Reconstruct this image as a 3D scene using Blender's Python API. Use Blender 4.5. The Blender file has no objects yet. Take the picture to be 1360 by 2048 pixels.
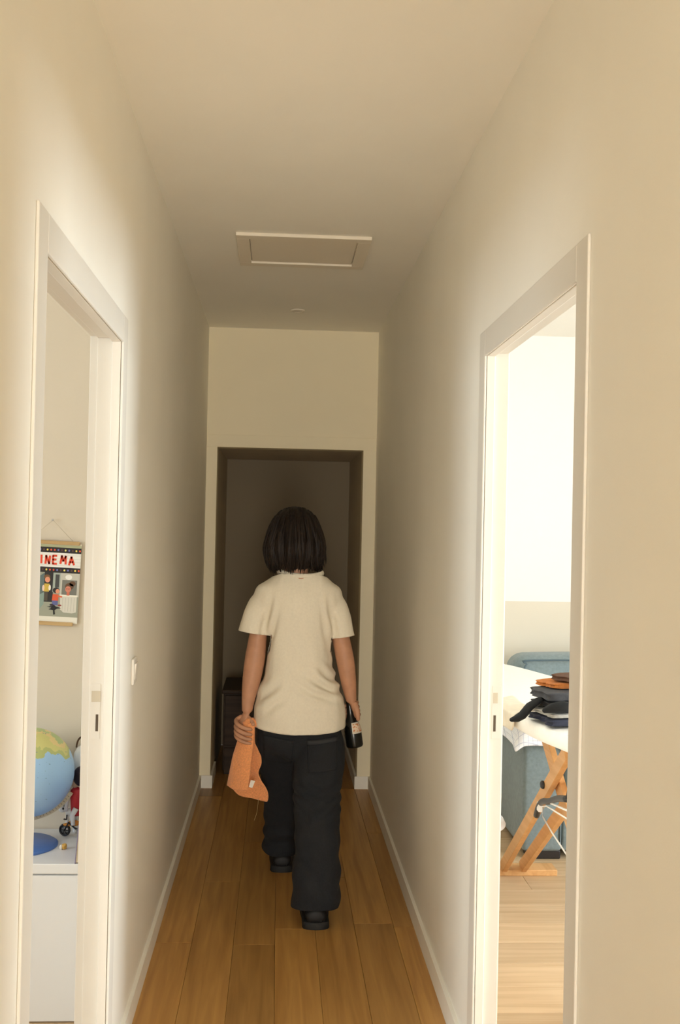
import bpy, bmesh, math, random
from mathutils import Vector, Matrix, noise
from mathutils.bvhtree import BVHTree

S = bpy.context.scene
C = S.collection
PI = math.pi

# ------------------------------------------------------------------ camera
YAW, PITCH, ROLL, CAM_H = 0.05863834, 0.01194885, 0.02104497, 1.58469448
cam_data = bpy.data.cameras.new('camera')
cam = bpy.data.objects.new('camera', cam_data)
C.objects.link(cam)
fwd = Vector((math.sin(YAW) * math.cos(PITCH), math.cos(YAW) * math.cos(PITCH), math.sin(PITCH)))
rt0 = Vector((math.cos(YAW), -math.sin(YAW), 0))
up0 = rt0.cross(fwd)
rt = rt0 * math.cos(ROLL) + up0 * math.sin(ROLL)
up = up0 * math.cos(ROLL) - rt0 * math.sin(ROLL)
M = Matrix((rt, up, -fwd)).transposed().to_4x4()
M.translation = (0, 0, CAM_H)
cam.matrix_world = M
cam_data.sensor_fit = 'VERTICAL'
cam_data.sensor_height = 36.0
cam_data.lens = 2080.0 / 2048.0 * 36.0
cam_data.clip_start = 0.02
S.camera = cam

# ------------------------------------------------------------------ world, lights, exposure
W = bpy.data.worlds.new('world')
S.world = W
W.use_nodes = True
W.node_tree.nodes['Background'].inputs[0].default_value = (0.80, 0.88, 1.0, 1)
W.node_tree.nodes['Background'].inputs[1].default_value = 0.6

def area(name, loc, direction, sx, sy, watt, col):
    d = bpy.data.lights.new(name, 'AREA')
    d.shape = 'RECTANGLE'
    d.size, d.size_y, d.energy, d.color = sx, sy, watt, col
    o = bpy.data.objects.new(name, d)
    C.objects.link(o)
    o.location = loc
    o.rotation_euler = Vector(direction).to_track_quat('-Z', 'Z').to_euler()
    return o

DAY = (0.84, 0.94, 1.0)
area('daylight_rear_window', (2.52, -2.95, 1.2), (-1, 0, 0), 3.1, 2.2, 105, (0.70, 0.89, 1.0))
area('added_rear_axis_light', (0.05, -5.12, 1.15), (0, 1, 0), 0.9, 2.1, 178, (1.0, 0.96, 0.87))  # added lamp on the hall axis, brightens the far end
area('daylight_right_window', (4.22, 2.4, 1.5), (-1, 0, 0), 5.0, 1.6, 405, DAY)
area('daylight_left_window', (-3.72, 1.35, 1.5), (1, 0, 0), 3.3, 1.5, 108, DAY)

S.view_settings.view_transform = 'Standard'
S.view_settings.look = 'None'
S.view_settings.exposure = 0.68
S.view_settings.gamma = 1.0
S.view_settings.use_curve_mapping = False
S.cycles.use_adaptive_sampling = True
S.cycles.adaptive_threshold = 0.03
S.cycles.max_bounces = 9
S.cycles.diffuse_bounces = 8

# ------------------------------------------------------------------ materials
MATS = {}
def srgb(r, g, b):
    f = lambda c: c / 12.92 if c <= 0.04045 else ((c + 0.055) / 1.055) ** 2.4
    return (f(r / 255), f(g / 255), f(b / 255), 1)

def mat(name, col, rough=0.6, noise_scale=None, noise_amt=0.06, bump=0.0, bump_scale=200.0, metal=0.0,
        stretch=(1, 1, 1), sheen=0.0, spec=0.5, detail=4):
    if name in MATS:
        return MATS[name]
    m = bpy.data.materials.new(name)
    m.use_nodes = True
    nt = m.node_tree
    b = nt.nodes['Principled BSDF']
    b.inputs['Roughness'].default_value = rough
    b.inputs['Metallic'].default_value = metal
    b.inputs['Specular IOR Level'].default_value = spec
    if sheen:
        b.inputs['Sheen Weight'].default_value = sheen
    tc = nt.nodes.new('ShaderNodeTexCoord')
    mp = nt.nodes.new('ShaderNodeMapping')
    mp.inputs['Scale'].default_value = stretch
    nt.links.new(tc.outputs['Object'], mp.inputs['Vector'])
    if noise_scale:
        n = nt.nodes.new('ShaderNodeTexNoise')
        n.inputs['Scale'].default_value = noise_scale
        n.inputs['Detail'].default_value = detail
        nt.links.new(mp.outputs[0], n.inputs['Vector'])
        r = nt.nodes.new('ShaderNodeValToRGB')
        r.color_ramp.elements[0].position = 0.3
        r.color_ramp.elements[1].position = 0.7
        r.color_ramp.elements[0].color = tuple(c * (1 - noise_amt) for c in col[:3]) + (1,)
        r.color_ramp.elements[1].color = tuple(min(1, c * (1 + noise_amt)) for c in col[:3]) + (1,)
        nt.links.new(n.outputs['Fac'], r.inputs['Fac'])
        nt.links.new(r.outputs['Color'], b.inputs['Base Color'])
    else:
        b.inputs['Base Color'].default_value = col
    if bump:
        n2 = nt.nodes.new('ShaderNodeTexNoise')
        n2.inputs['Scale'].default_value = bump_scale
        n2.inputs['Detail'].default_value = 3
        nt.links.new(mp.outputs[0], n2.inputs['Vector'])
        bp = nt.nodes.new('ShaderNodeBump')
        bp.inputs['Strength'].default_value = bump
        bp.inputs['Distance'].default_value = 0.004
        nt.links.new(n2.outputs['Fac'], bp.inputs['Height'])
        nt.links.new(bp.outputs[0], b.inputs['Normal'])
    MATS[name] = m
    return m

def wood(name, c1, c2, rough, axis, var=0.25, gs=1.0):
    m = bpy.data.materials.new(name)
    m.use_nodes = True
    nt = m.node_tree
    b = nt.nodes['Principled BSDF']
    b.inputs['Roughness'].default_value = rough
    tc = nt.nodes.new('ShaderNodeTexCoord')
    oi = nt.nodes.new('ShaderNodeObjectInfo')
    add = nt.nodes.new('ShaderNodeVectorMath'); add.operation = 'ADD'
    sc = nt.nodes.new('ShaderNodeVectorMath'); sc.operation = 'SCALE'
    comb = nt.nodes.new('ShaderNodeCombineXYZ')
    for i in range(3):
        nt.links.new(oi.outputs['Random'], comb.inputs[i])
    nt.links.new(comb.outputs[0], sc.inputs[0]); sc.inputs['Scale'].default_value = 37.0
    nt.links.new(tc.outputs['Object'], add.inputs[0]); nt.links.new(sc.outputs[0], add.inputs[1])
    mp = nt.nodes.new('ShaderNodeMapping')
    st = [34 * gs] * 3
    st[axis] = 1.6 * gs
    mp.inputs['Scale'].default_value = st
    nt.links.new(add.outputs[0], mp.inputs['Vector'])
    n = nt.nodes.new('ShaderNodeTexNoise')
    n.inputs['Scale'].default_value = 1.0
    n.inputs['Detail'].default_value = 6
    n.inputs['Distortion'].default_value = 0.6
    nt.links.new(mp.outputs[0], n.inputs['Vector'])
    r = nt.nodes.new('ShaderNodeValToRGB')
    r.color_ramp.elements[0].position = 0.32; r.color_ramp.elements[0].color = c1
    r.color_ramp.elements[1].position = 0.68; r.color_ramp.elements[1].color = c2
    nt.links.new(n.outputs['Fac'], r.inputs['Fac'])
    hsv = nt.nodes.new('ShaderNodeHueSaturation')
    mr = nt.nodes.new('ShaderNodeMapRange')
    mr.inputs['To Min'].default_value = 1 - var; mr.inputs['To Max'].default_value = 1 + var
    nt.links.new(oi.outputs['Random'], mr.inputs['Value'])
    nt.links.new(mr.outputs[0], hsv.inputs['Value'])
    nt.links.new(r.outputs['Color'], hsv.inputs['Color'])
    nt.links.new(hsv.outputs[0], b.inputs['Base Color'])
    bp = nt.nodes.new('ShaderNodeBump')
    bp.inputs['Strength'].default_value = 0.12; bp.inputs['Distance'].default_value = 0.001
    nt.links.new(n.outputs['Fac'], bp.inputs['Height']); nt.links.new(bp.outputs[0], b.inputs['Normal'])
    MATS[name] = m
    return m

PAINT = mat('wall_paint', (0.88, 0.85, 0.77, 1), 0.75, 3.0, 0.015, 0.05, 300)
PAINT_END = mat('end_wall_paint', (0.88, 0.79, 0.58, 1), 0.75, 3.0, 0.015, 0.05, 300)
CEIL = mat('ceiling_paint', (0.88, 0.85, 0.77, 1), 0.8, 3.0, 0.015, 0.05, 300)
TRIM = mat('trim_paint', (0.75, 0.71, 0.635, 1), 0.45, 5.0, 0.01)
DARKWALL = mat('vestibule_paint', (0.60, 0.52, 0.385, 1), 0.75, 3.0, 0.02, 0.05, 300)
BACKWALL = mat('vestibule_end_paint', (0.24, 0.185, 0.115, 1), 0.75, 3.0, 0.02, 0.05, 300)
ROOMW = mat('room_wall_white', (0.86, 0.82, 0.75, 1), 0.8, 3.0, 0.01)
OAK_HALL = wood('hall_oak', (0.36, 0.180, 0.046, 1), (0.52, 0.285, 0.082, 1), 0.42, 1, 0.22)
OAK_ROOM = wood('room_oak', (0.52, 0.36, 0.20, 1), (0.64, 0.47, 0.29, 1), 0.5, 0, 0.10)
BEECH = wood('beech', (0.60, 0.31, 0.11, 1), (0.72, 0.41, 0.17, 1), 0.45, 1, 0.08)

# ------------------------------------------------------------------ mesh helpers
def link(name, me, m=None, parent=None, smooth=False):
    o = bpy.data.objects.new(name, me)
    C.objects.link(o)
    if m is not None and not me.materials:
        me.materials.append(m)
    if smooth:
        for p in me.polygons:
            p.use_smooth = True
    if parent is not None:
        o.parent = parent
    return o

def wloc(parent):
    v = Vector((0, 0, 0))
    while parent is not None:
        v += parent.location
        parent = parent.parent
    return v

def mk(name, verts, faces, m, parent=None, smooth=False):
    """vertices in world coordinates; origin at the parent's (or first centre) point"""
    off = wloc(parent)
    me = bpy.data.meshes.new(name)
    if parent is None:
        c = sum((Vector(v) for v in verts), Vector()) / len(verts)
        off = c
    me.from_pydata([tuple(Vector(v) - off) for v in verts], [], faces)
    me.update()
    bm = bmesh.new(); bm.from_mesh(me)
    bmesh.ops.recalc_face_normals(bm, faces=bm.faces)
    bm.to_mesh(me); bm.free()
    o = link(name, me, m, parent, smooth)
    if parent is None:
        o.location = off
    return o

def boxes_vf(bl):
    V, Fc = [], []
    for (x0, x1, y0, y1, z0, z1) in bl:
        b = len(V)
        V += [(x0, y0, z0), (x1, y0, z0), (x1, y1, z0), (x0, y1, z0), (x0, y0, z1), (x1, y0, z1), (x1, y1, z1), (x0, y1, z1)]
        Fc += [tuple(b + i for i in f) for f in ((0, 3, 2, 1), (4, 5, 6, 7), (0, 1, 5, 4), (1, 2, 6, 5), (2, 3, 7, 6), (3, 0, 4, 7))]
    return V, Fc

def box(name, x0, x1, y0, y1, z0, z1, m, parent=None, bev=0.0, seg=2):
    v, f = boxes_vf([(x0, x1, y0, y1, z0, z1)])
    o = mk(name, v, f, m, parent)
    if bev:
        bevel_mesh(o.data, bev, seg)
    return o

def bevel_mesh(me, bev, seg=2):
    bm = bmesh.new(); bm.from_mesh(me)
    bmesh.ops.bevel(bm, geom=list(bm.edges), offset=bev, segments=seg, profile=0.5, affect='EDGES', clamp_overlap=True)
    bm.to_mesh(me); bm.free()

def boxes(name, bl, m, parent=None):
    v, f = boxes_vf(bl)
    return mk(name, v, f, m, parent)

def empty(name, loc, label=None, cat=None, group=None, kind=None):
    o = bpy.data.objects.new(name, None)
    o.empty_display_size = 0.05
    C.objects.link(o)
    o.location = loc
    return tag(o, label, cat, group, kind)

def tag(o, label=None, cat=None, group=None, kind=None):
    if label: o['label'] = label
    if cat: o['category'] = cat
    if group: o['group'] = group
    if kind: o['kind'] = kind
    return o

def struct(o):
    o['kind'] = 'structure'
    return o

def rings_vf(rings, cap=True, closed=True):
    n = len(rings[0]); V = []; Fc = []
    for r in rings:
        V += [tuple(p) for p in r]
    for i in range(len(rings) - 1):
        for j in range(n if closed else n - 1):
            a = i * n + j; b = i * n + (j + 1) % n
            Fc.append((a, b, b + n, a + n))
    if cap:
        Fc.append(tuple(range(n))[::-1])
        Fc.append(tuple(range((len(rings) - 1) * n, len(rings) * n)))
    return V, Fc

def join_vf(parts):
    V, Fc = [], []
    for v, f in parts:
        b = len(V); V += list(v); Fc += [tuple(b + i for i in q) for q in f]
    return V, Fc

def sq_ring(cx, cy, z, rx, ry, n=32, e=2.0):
    out = []
    for k in range(n):
        t = 2 * PI * k / n
        c, s = math.cos(t), math.sin(t)
        out.append((cx + rx * math.copysign(abs(c) ** (2 / e), c), cy + ry * math.copysign(abs(s) ** (2 / e), s), z))
    return out

def catmull(pts, per=4):
    P = [Vector(p) for p in pts]
    if len(P) < 3:
        return P
    out = []
    for i in range(len(P) - 1):
        p0 = P[i - 1] if i else P[0] * 2 - P[1]
        p1, p2 = P[i], P[i + 1]
        p3 = P[i + 2] if i + 2 < len(P) else P[-1] * 2 - P[-2]
        for k in range(per):
            t = k / per
            out.append(0.5 * ((2 * p1) + (p2 - p0) * t + (2 * p0 - 5 * p1 + 4 * p2 - p3) * t * t + (3 * p1 - p0 - 3 * p2 + p3) * t ** 3))
    out.append(P[-1])
    return out

def tube_vf(pts, rad, n=10, flat=1.0, flat_dir=None, round_end=False):
    """swept tube, rad: number or list; flat: ratio of the radius along flat_dir"""
    P = [Vector(p) for p in pts]
    if not isinstance(rad, (list, tuple)):
        rad = [rad] * len(P)
    if round_end:
        d0 = (P[0] - P[1]).normalized(); d1 = (P[-1] - P[-2]).normalized()
        P = [P[0] + d0 * rad[0] * .9, P[0] + d0 * rad[0] * .6] + P + [P[-1] + d1 * rad[-1] * .6, P[-1] + d1 * rad[-1] * .9]
        rad = [rad[0] * .35, rad[0] * .78] + list(rad) + [rad[-1] * .78, rad[-1] * .35]
    rings = []
    u = None
    for i, p in enumerate(P):
        t = (P[min(i + 1, len(P) - 1)] - P[max(i - 1, 0)]).normalized()
        if u is None:
            a = Vector(flat_dir) if flat_dir else (Vector((0, 0, 1)) if abs(t.z) < .9 else Vector((1, 0, 0)))
            u = (a - t * a.dot(t)).normalized()
        else:
            a = Vector(flat_dir) if flat_dir else u
            u = (a - t * a.dot(t)).normalized()
        v = t.cross(u)
        rings.append([p + u * (rad[i] * flat * math.cos(2 * PI * k / n)) + v * (rad[i] * math.sin(2 * PI * k / n)) for k in range(n)])
    return rings_vf(rings)

def tube(name, pts, rad, m, parent=None, n=10, per=0, **kw):
    if per:
        pts = catmull(pts, per)
    v, f = tube_vf(pts, rad, n, **kw)
    return mk(name, v, f, m, parent, smooth=True)

def lathe_vf(prof, c, n=28, axis=None):
    """prof: (radius, height) list, around axis through c"""
    ax = Vector(axis or (0, 0, 1)).normalized()
    u = (Vector((1, 0, 0)) if abs(ax.x) < .9 else Vector((0, 1, 0)))
    u = (u - ax * u.dot(ax)).normalized(); v = ax.cross(u)
    rings = [[Vector(c) + ax * h + (u * math.cos(2 * PI * k / n) + v * math.sin(2 * PI * k / n)) * max(r, 1e-4) for k in range(n)] for r, h in prof]
    return rings_vf(rings)

def lathe(name, prof, c, m, parent=None, n=28, axis=None, smooth=True):
    v, f = lathe_vf(prof, c, n, axis)
    o = mk(name, v, f, m, parent, smooth)
    return o

def ball_vf(c, rx, ry, rz, nu=20, nv=12):
    rings = []
    for i in range(1, nv):
        a = PI * i / nv - PI / 2
        rings.append([(c[0] + rx * math.cos(a) * math.cos(2 * PI * k / nu), c[1] + ry * math.cos(a) * math.sin(2 * PI * k / nu), c[2] + rz * math.sin(a)) for k in range(nu)])
    return rings_vf(rings)

def autosmooth(o, ang=40):
    me = o.data
    for p in me.polygons:
        p.use_smooth = True
    try:
        me.set_sharp_from_angle(angle=math.radians(ang))
    except Exception:
        pass
    return o

def remesh(vf, voxel, smooth_it=4, factor=0.5):
    me = bpy.data.meshes.new('tmp')
    me.from_pydata([tuple(v) for v in vf[0]], [], vf[1])
    bm = bmesh.new(); bm.from_mesh(me)
    bmesh.ops.triangulate(bm, faces=[f for f in bm.faces if len(f.verts) > 4])
    bm.to_mesh(me); bm.free()
    o = bpy.data.objects.new('tmp', me)
    C.objects.link(o)
    md = o.modifiers.new('r', 'REMESH'); md.mode = 'VOXEL'; md.voxel_size = voxel
    if smooth_it:
        sm = o.modifiers.new('s', 'SMOOTH'); sm.iterations = smooth_it; sm.factor = factor
    dg = bpy.context.evaluated_depsgraph_get()
    dg.update()
    r = bpy.data.meshes.new_from_object(o.evaluated_get(dg))
    bpy.data.objects.remove(o); bpy.data.meshes.remove(me)
    return r

def orient(parts):
    """recalculate normals of each closed piece so that the voxel union is solid"""
    out = []
    for v, f in parts:
        me = bpy.data.meshes.new('t'); me.from_pydata([tuple(p) for p in v], [], f)
        bm = bmesh.new(); bm.from_mesh(me); bmesh.ops.recalc_face_normals(bm, faces=bm.faces); bm.to_mesh(me); bm.free()
        out.append(([tuple(p.co) for p in me.vertices], [tuple(p.vertices) for p in me.polygons]))
        bpy.data.meshes.remove(me)
    return join_vf(out)

def place_mesh(name, me, m, parent, smooth=True):
    off = wloc(parent)
    me.transform(Matrix.Translation(-off))
    me.materials.clear()
    return link(name, me, m, parent, smooth)

def fbm(p, s, o=3):
    v = 0; a = 1.0
    for i in range(o):
        v += a * noise.noise(Vector(p) * s); s *= 2.1; a *= .5
    return v

# ------------------------------------------------------------------ room shell
XL, XR, YE, H = -0.44, 0.58, 6.25, 2.75
WT = 0.065
Y0 = -1.0
LD0, LD1, RD0, RD1, DH = 1.931, 2.874, 2.006, 2.922, 2.075
OX0, OX1, OH, VB = -0.375, 0.50, 2.033, 7.45

struct(boxes('wall_left', [(XL - WT, XL, Y0, LD0 - .012, 0, H), (XL - WT, XL, LD0 - .012, LD1 + .012, DH + .012, H), (XL - WT, XL, LD1 + .012, YE + .12, 0, H)], PAINT))
struct(boxes('wall_right', [(XR, XR + WT, Y0, RD0 - .012, 0, H), (XR, XR + WT, RD0 - .012, RD1 + .012, DH + .012, H), (XR, XR + WT, RD1 + .012, YE + .12, 0, H)], PAINT))
struct(boxes('wall_end', [(XL, OX0, YE, YE + .12, 0, H), (OX1, XR, YE, YE + .12, 0, H), (OX0, OX1, YE, YE + .12, OH, H)], PAINT_END))
struct(box('ceiling', XL - WT, XR + WT, Y0, YE + .12, H, H + .1, CEIL))
# vestibule behind the end opening
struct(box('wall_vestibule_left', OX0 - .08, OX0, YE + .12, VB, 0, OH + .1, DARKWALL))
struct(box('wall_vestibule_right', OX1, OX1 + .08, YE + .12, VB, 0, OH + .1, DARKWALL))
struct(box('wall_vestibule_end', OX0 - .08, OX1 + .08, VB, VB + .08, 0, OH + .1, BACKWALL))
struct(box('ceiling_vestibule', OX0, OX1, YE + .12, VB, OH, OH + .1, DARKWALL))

# --- right room
RX1, RY0, RY1 = 4.1, -0.8, 6.2
def wall_two_tone():
    m = bpy.data.materials.new('two_tone_wall_paint'); m.use_nodes = True
    nt = m.node_tree; b = nt.nodes['Principled BSDF']; b.inputs['Roughness'].default_value = .8
    g = nt.nodes.new('ShaderNodeNewGeometry'); sp = nt.nodes.new('ShaderNodeSeparateXYZ')
    nt.links.new(g.outputs['Position'], sp.inputs[0])
    lt = nt.nodes.new('ShaderNodeMath'); lt.operation = 'LESS_THAN'; lt.inputs[1].default_value = 1.145
    nt.links.new(sp.outputs['Z'], lt.inputs[0])
    mx = nt.nodes.new('ShaderNodeMix'); mx.data_type = 'RGBA'
    mx.inputs['A'].default_value = (0.87, 0.84, 0.78, 1); mx.inputs['B'].default_value = (0.72, 0.65, 0.53, 1)
    nt.links.new(lt.outputs[0], mx.inputs['Factor'])
    nt.links.new(mx.outputs['Result'], b.inputs['Base Color'])
    return m
TWO = wall_two_tone()
struct(box('wall_right_room_end', XR + WT, RX1, RY1, RY1 + .1, 0, H, TWO))
struct(box('wall_right_room_near', XR + WT, RX1, RY0 - .1, RY0, 0, H, ROOMW))
struct(boxes('wall_right_room_window', [(RX1, RX1 + .1, RY0 - .1, -.1, 0, H), (RX1, RX1 + .1, 4.9, RY1 + .1, 0, H), (RX1, RX1 + .1, -.1, 4.9, 0, .7), (RX1, RX1 + .1, -.1, 4.9, 2.3, H)], ROOMW))
struct(box('ceiling_right_room', XR + WT, RX1 + .1, RY0 - .1, RY1 + .1, H, H + .1, ROOMW))
# --- left room
LX0, LY0, LY1 = -3.6, -0.8, 3.72
struct(box('wall_left_room_end', LX0, XL - WT, LY1, LY1 + .1, 0, H, mat('left_room_paint', (0.66, 0.575, 0.455, 1), 0.8, 3.0, .015)))
struct(box('wall_left_room_near', LX0, XL - WT, LY0 - .1, LY0, 0, H, PAINT))
struct(boxes('wall_left_room_window', [(LX0 - .1, LX0, LY0 - .1, -.3, 0, H), (LX0 - .1, LX0, 3.0, LY1 + .1, 0, H), (LX0 - .1, LX0, -.3, 3.0, 0, .75), (LX0 - .1, LX0, -.3, 3.0, 2.25, H)], PAINT))
struct(box('ceiling_left_room', LX0 - .1, XL - WT, LY0 - .1, LY1 + .1, H, H + .1, CEIL))
struct(box('floor_left_room', LX0 - .1, XL - WT, LY0 - .1, LY1 + .1, -.1, 0, OAK_ROOM))
# --- living room behind the camera
BX, BY = 2.4, -5.0
struct(boxes('wall_rear', [(-BX, -.4, BY - .1, BY, 0, H), (.5, BX, BY - .1, BY, 0, H), (-.4, .5, BY - .1, BY, 2.2, H)], PAINT))
struct(box('wall_rear_left', -BX - .1, -BX, BY - .1, Y0 + .07, 0, H, PAINT))
struct(boxes('wall_rear_right', [(BX, BX + .1, BY - .1, -4.5, 0, H), (BX, BX + .1, -1.4, Y0 + .07, 0, H), (BX, BX + .1, -4.5, -1.4, 0, .1), (BX, BX + .1, -4.5, -1.4, 2.3, H)], PAINT))
struct(boxes('wall_rear_hall', [(-BX, XL - WT, Y0, Y0 + .07, 0, H), (XR + WT, BX, Y0, Y0 + .07, 0, H)], PAINT))
struct(box('ceiling_rear', -BX - .1, BX + .1, BY - .1, Y0, H, H + .1, CEIL))
struct(box('floor_rear', -BX - .1, BX + .1, BY - .1, Y0, -.1, 0, OAK_HALL))

# windows: frame bars
def window(n, ax, a0, a1, z0, z1, pos):
    w = empty('window_%d' % n, ((pos, (a0 + a1) / 2, z0) if ax == 'x' else ((a0 + a1) / 2, pos, z0)), kind='structure')
    t = .05
    am = (a0 + a1) / 2
    for nm, (b0, b1, c0, c1) in (('frame_bar', (a0, a0 + t, z0, z1)), ('frame_bar', (a1 - t, a1, z0, z1)), ('frame_bar', (a0 + t, a1 - t, z0, z0 + t)),
                                 ('frame_bar', (a0 + t, a1 - t, z1 - t, z1)), ('mullion', (am - t / 2, am + t / 2, z0 + t, z1 - t))):
        if ax == 'x':
            box(nm, pos - .03, pos + .03, b0, b1, c0, c1, TRIM, w)
        else:
            box(nm, b0, b1, pos - .03, pos + .03, c0, c1, TRIM, w)
window(1, 'x', -4.5, -1.4, .1, 2.3, BX + .05)
window(4, 'y', -.4, .5, 0, 2.2, BY - .05)  # unseen window, added so the axis lamp reaches down the hall
window(2, 'x', -.1, 4.9, .7, 2.3, RX1 + .05)
window(3, 'x', -.3, 3.0, .75, 2.25, LX0 - .05)

# floors -------------------------------------------------------------
random.seed(11)
SUB = mat('subfloor_dark', (0.06, 0.035, 0.015, 1), .9)
fl = struct(box('floor', XL - WT, XR + WT, Y0, VB, -.12, -.016, SUB))
x = -0.44 - 0.01
seams = [-0.44, -0.292, -0.136, 0.020, 0.176, 0.332, 0.488, 0.58]
for i in range(len(seams) - 1):
    y = Y0 - random.uniform(0, 1.2)
    cuts = {1: [-.2, 1.9, 4.62, 6.7], 4: [.6, 2.6, 4.68, 6.4]}.get(i)
    ys = [Y0]
    if cuts:
        ys += [c for c in cuts if c > Y0]
    else:
        while y < VB:
            y += random.choice((1.25, 1.7, 2.1))
            if Y0 + .2 < y < VB - .2:
                ys.append(y)
    ys.append(VB)
    for a, b in zip(ys[:-1], ys[1:]):
        x0, x1 = seams[i], seams[i + 1]
        if b > YE + .12:   # the boards run on into the narrower vestibule
            x0, x1 = max(x0, OX0 if a >= YE else x0), min(x1, OX1 if a >= YE else x1)
        if x1 - x0 < .01:
            continue
        box('plank', x0 + .0004, x1 - .0004, a + .0005, b - .0005, -.016, 0, OAK_HALL, fl, .0012, 1)
fr = struct(box('floor_right_room', XR + WT, RX1 + .1, RY0 - .1, RY1 + .1, -.12, -.016, SUB))
y = RY0
r = 0
while y < RY1:
    y1 = min(y + .19, RY1)
    xs = [XR, 1.0 + random.random() * 1.6, 2.9 + random.random() * .8, RX1]
    if r % 2:
        xs = [XR, 2.0 + random.random() * .9, RX1]
    for a, b in zip(xs[:-1], xs[1:]):
        a2 = a
        if a == XR and not (RD0 - .02 < (y + y1) / 2 < RD1 + .02):
            a2 = XR + WT
        if a == XR and a2 == XR:
            a2 = XR + .02
        box('plank', a2 + .0004, b - .0004, y + .0004, y1 - .0004, -.016, 0, OAK_ROOM, fr, .0012, 1)
    y = y1; r += 1

# baseboards -----------------------------------------------------------
BBH, BBT = .075, .013
def baseboard(name, bl):
    o = struct(boxes(name, bl, PAINT))
    return o
CW = .072
baseboard('baseboard_left', [(XL, XL + BBT, Y0, LD0 - CW, 0, BBH), (XL, XL + BBT, LD1 + CW, YE, 0, BBH)])
baseboard('baseboard_right', [(XR - BBT, XR, Y0, RD0 - CW, 0, BBH), (XR - BBT, XR, RD1 + CW, YE, 0, BBH)])
baseboard('baseboard_end', [(XL + BBT, OX0 + BBT, YE - BBT, YE, 0, BBH), (OX1 - BBT, XR - BBT, YE - BBT, YE, 0, BBH),
                            (OX0, OX0 + BBT, YE, VB - .84, 0, BBH), (OX1 - BBT, OX1, YE, VB, 0, BBH)])
baseboard('baseboard_right_room', [(XR + WT, RX1, RY1 - BBT, RY1, 0, BBH)])

# end opening header trim
tr = struct(empty('trim_1', (0.06, YE, 2.0)))
box('head_casing', XL + .001, XR - .001, YE - .008, YE, OH, OH + .075, PAINT_END, tr, .0015, 1)
box('side_casing', XL + .001, OX0, YE - .008, YE, BBH, OH, PAINT_END, tr, .0015, 1)
box('side_casing', OX1, XR - .001, YE - .008, YE, BBH, OH, PAINT_END, tr, .0015, 1)

# door frames -----------------------------------------------------------
METAL = mat('metal_recess_shade', (0.55, 0.49, 0.38, 1), .4, metal=.3)
SLOT = mat('strike_slot_shade', (0.09, 0.065, 0.04, 1), .7)  # dark tone stands for the shade inside the bolt hole
STEEL = mat('brushed_steel', (0.55, 0.53, 0.5, 1), .35, metal=1.0)
def door_frame(n, side, y0, y1, xf):
    """side -1: left wall (room toward -x), +1: right wall; xf: hall face of the wall"""
    s = side
    d = struct(empty('door_%d' % n, (xf, (y0 + y1) / 2, 0)))
    def bx(nm, u0, u1, ya, yb, z0, z1, m=TRIM, bev=.002, p=d):
        a, b = sorted((xf + s * u0, xf + s * u1))
        return box(nm, a, b, ya, yb, z0, z1, m, p, bev)
    c, ct = CW, .0065
    rc = .022 if n == 1 else .004   # room-side casing
    # casing on the hall side
    bx('casing', -ct, 0, y0 - c, y0 + .004, 0, DH + c, bev=.003)
    bx('casing', -ct, 0, y1 - .004, y1 + c, 0, DH + c, bev=.003)
    bx('head_casing', -ct, 0, y0 + .004, y1 - .004, DH - .004, DH + c, bev=.003)
    # casing on the room side
    bx('casing', WT, WT + rc, y0 - c, y0 - .006, 0, DH + c, bev=.0015)
    bx('casing', WT, WT + rc, y1 + .012, y1 + c, 0, DH + c, bev=.0012)
    bx('head_casing', WT, WT + rc, y0 - .006, y1 + .013, DH + .012, DH + c, bev=.003)
    # jamb with rebate: the stop stands proud on the hall side
    bx('stop', .001, .025, y1 - .004, y1 + .012, 0, DH)
    bx('stop', .001, .025, y0 - .012, y0 + .004, 0, DH)
    bx('head_stop', .001, .025, y0 + .004, y1 - .004, DH - .004, DH + .012)
    bx('jamb', .025, WT + .001, y1 + .008, y1 + .012, 0, DH + .008, bev=.001)
    bx('jamb', .025, WT + .001, y0 - .012, y0 - .008, 0, DH + .008, bev=.001)
    bx('head_jamb', .025, WT + .001, y0 - .008, y1 + .008, DH + .008, DH + .012, bev=.001)
    # strike plate; both holes are patches with the shade put in their colour
    yp = y1 + .008
    pl = empty('strike_plate', Vector((xf + s * .045, yp, 1.06)) - wloc(d)); pl.parent = d
    bx('plate', .036, .062, yp - .0012, yp, .985, 1.135, TRIM, .0004, pl)
    bx('latch_recess_patch', .039 if n == 2 else .036, .052 if n == 2 else .060, yp - .0020, yp - .0010, 1.086, 1.116, METAL, .0004, pl)
    bx('bolt_slot_patch', .0405, .0475, yp - .0020, yp - .0010, 1.006, 1.052, SLOT, .0003, pl)
    # door leaf folded back into the room
    lf = empty('door_leaf', Vector((xf + s * (WT + .02), y0 - .012, 0)) - wloc(d)); lf.parent = d
    L = y1 - y0 - .01
    o = box('panel', 0, L, -.04, 0, .008, DH + .002, TRIM, None, .002)
    ang = math.radians(112)
    o.parent = lf
    cl = o.location.copy(); o.location = (0, 0, 0)
    for v in o.data.vertices:
        v.co += cl
    h = tube('handle', [(L - .06, 0, 1.04), (L - .06, .045, 1.04), (L - .07, .05, 1.04), (L - .17, .05, 1.04)], .009, STEEL, None)
    hl = h.location.copy(); h.location = (0, 0, 0)
    for v in h.data.vertices:
        v.co += hl
    h.parent = lf
    # closed the leaf runs along +y; opened it turns into the room
    if s > 0:
        lf.rotation_euler = (0, 0, PI / 2 - ang)
        lf.location.x += .025
    else:
        lf.rotation_euler = (0, 0, PI / 2 + ang)
        lf.location.x -= .025
        for q in (o, h):
            for v in q.data.vertices:
                v.co.y = -v.co.y
            q.data.flip_normals()
    return d
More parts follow.
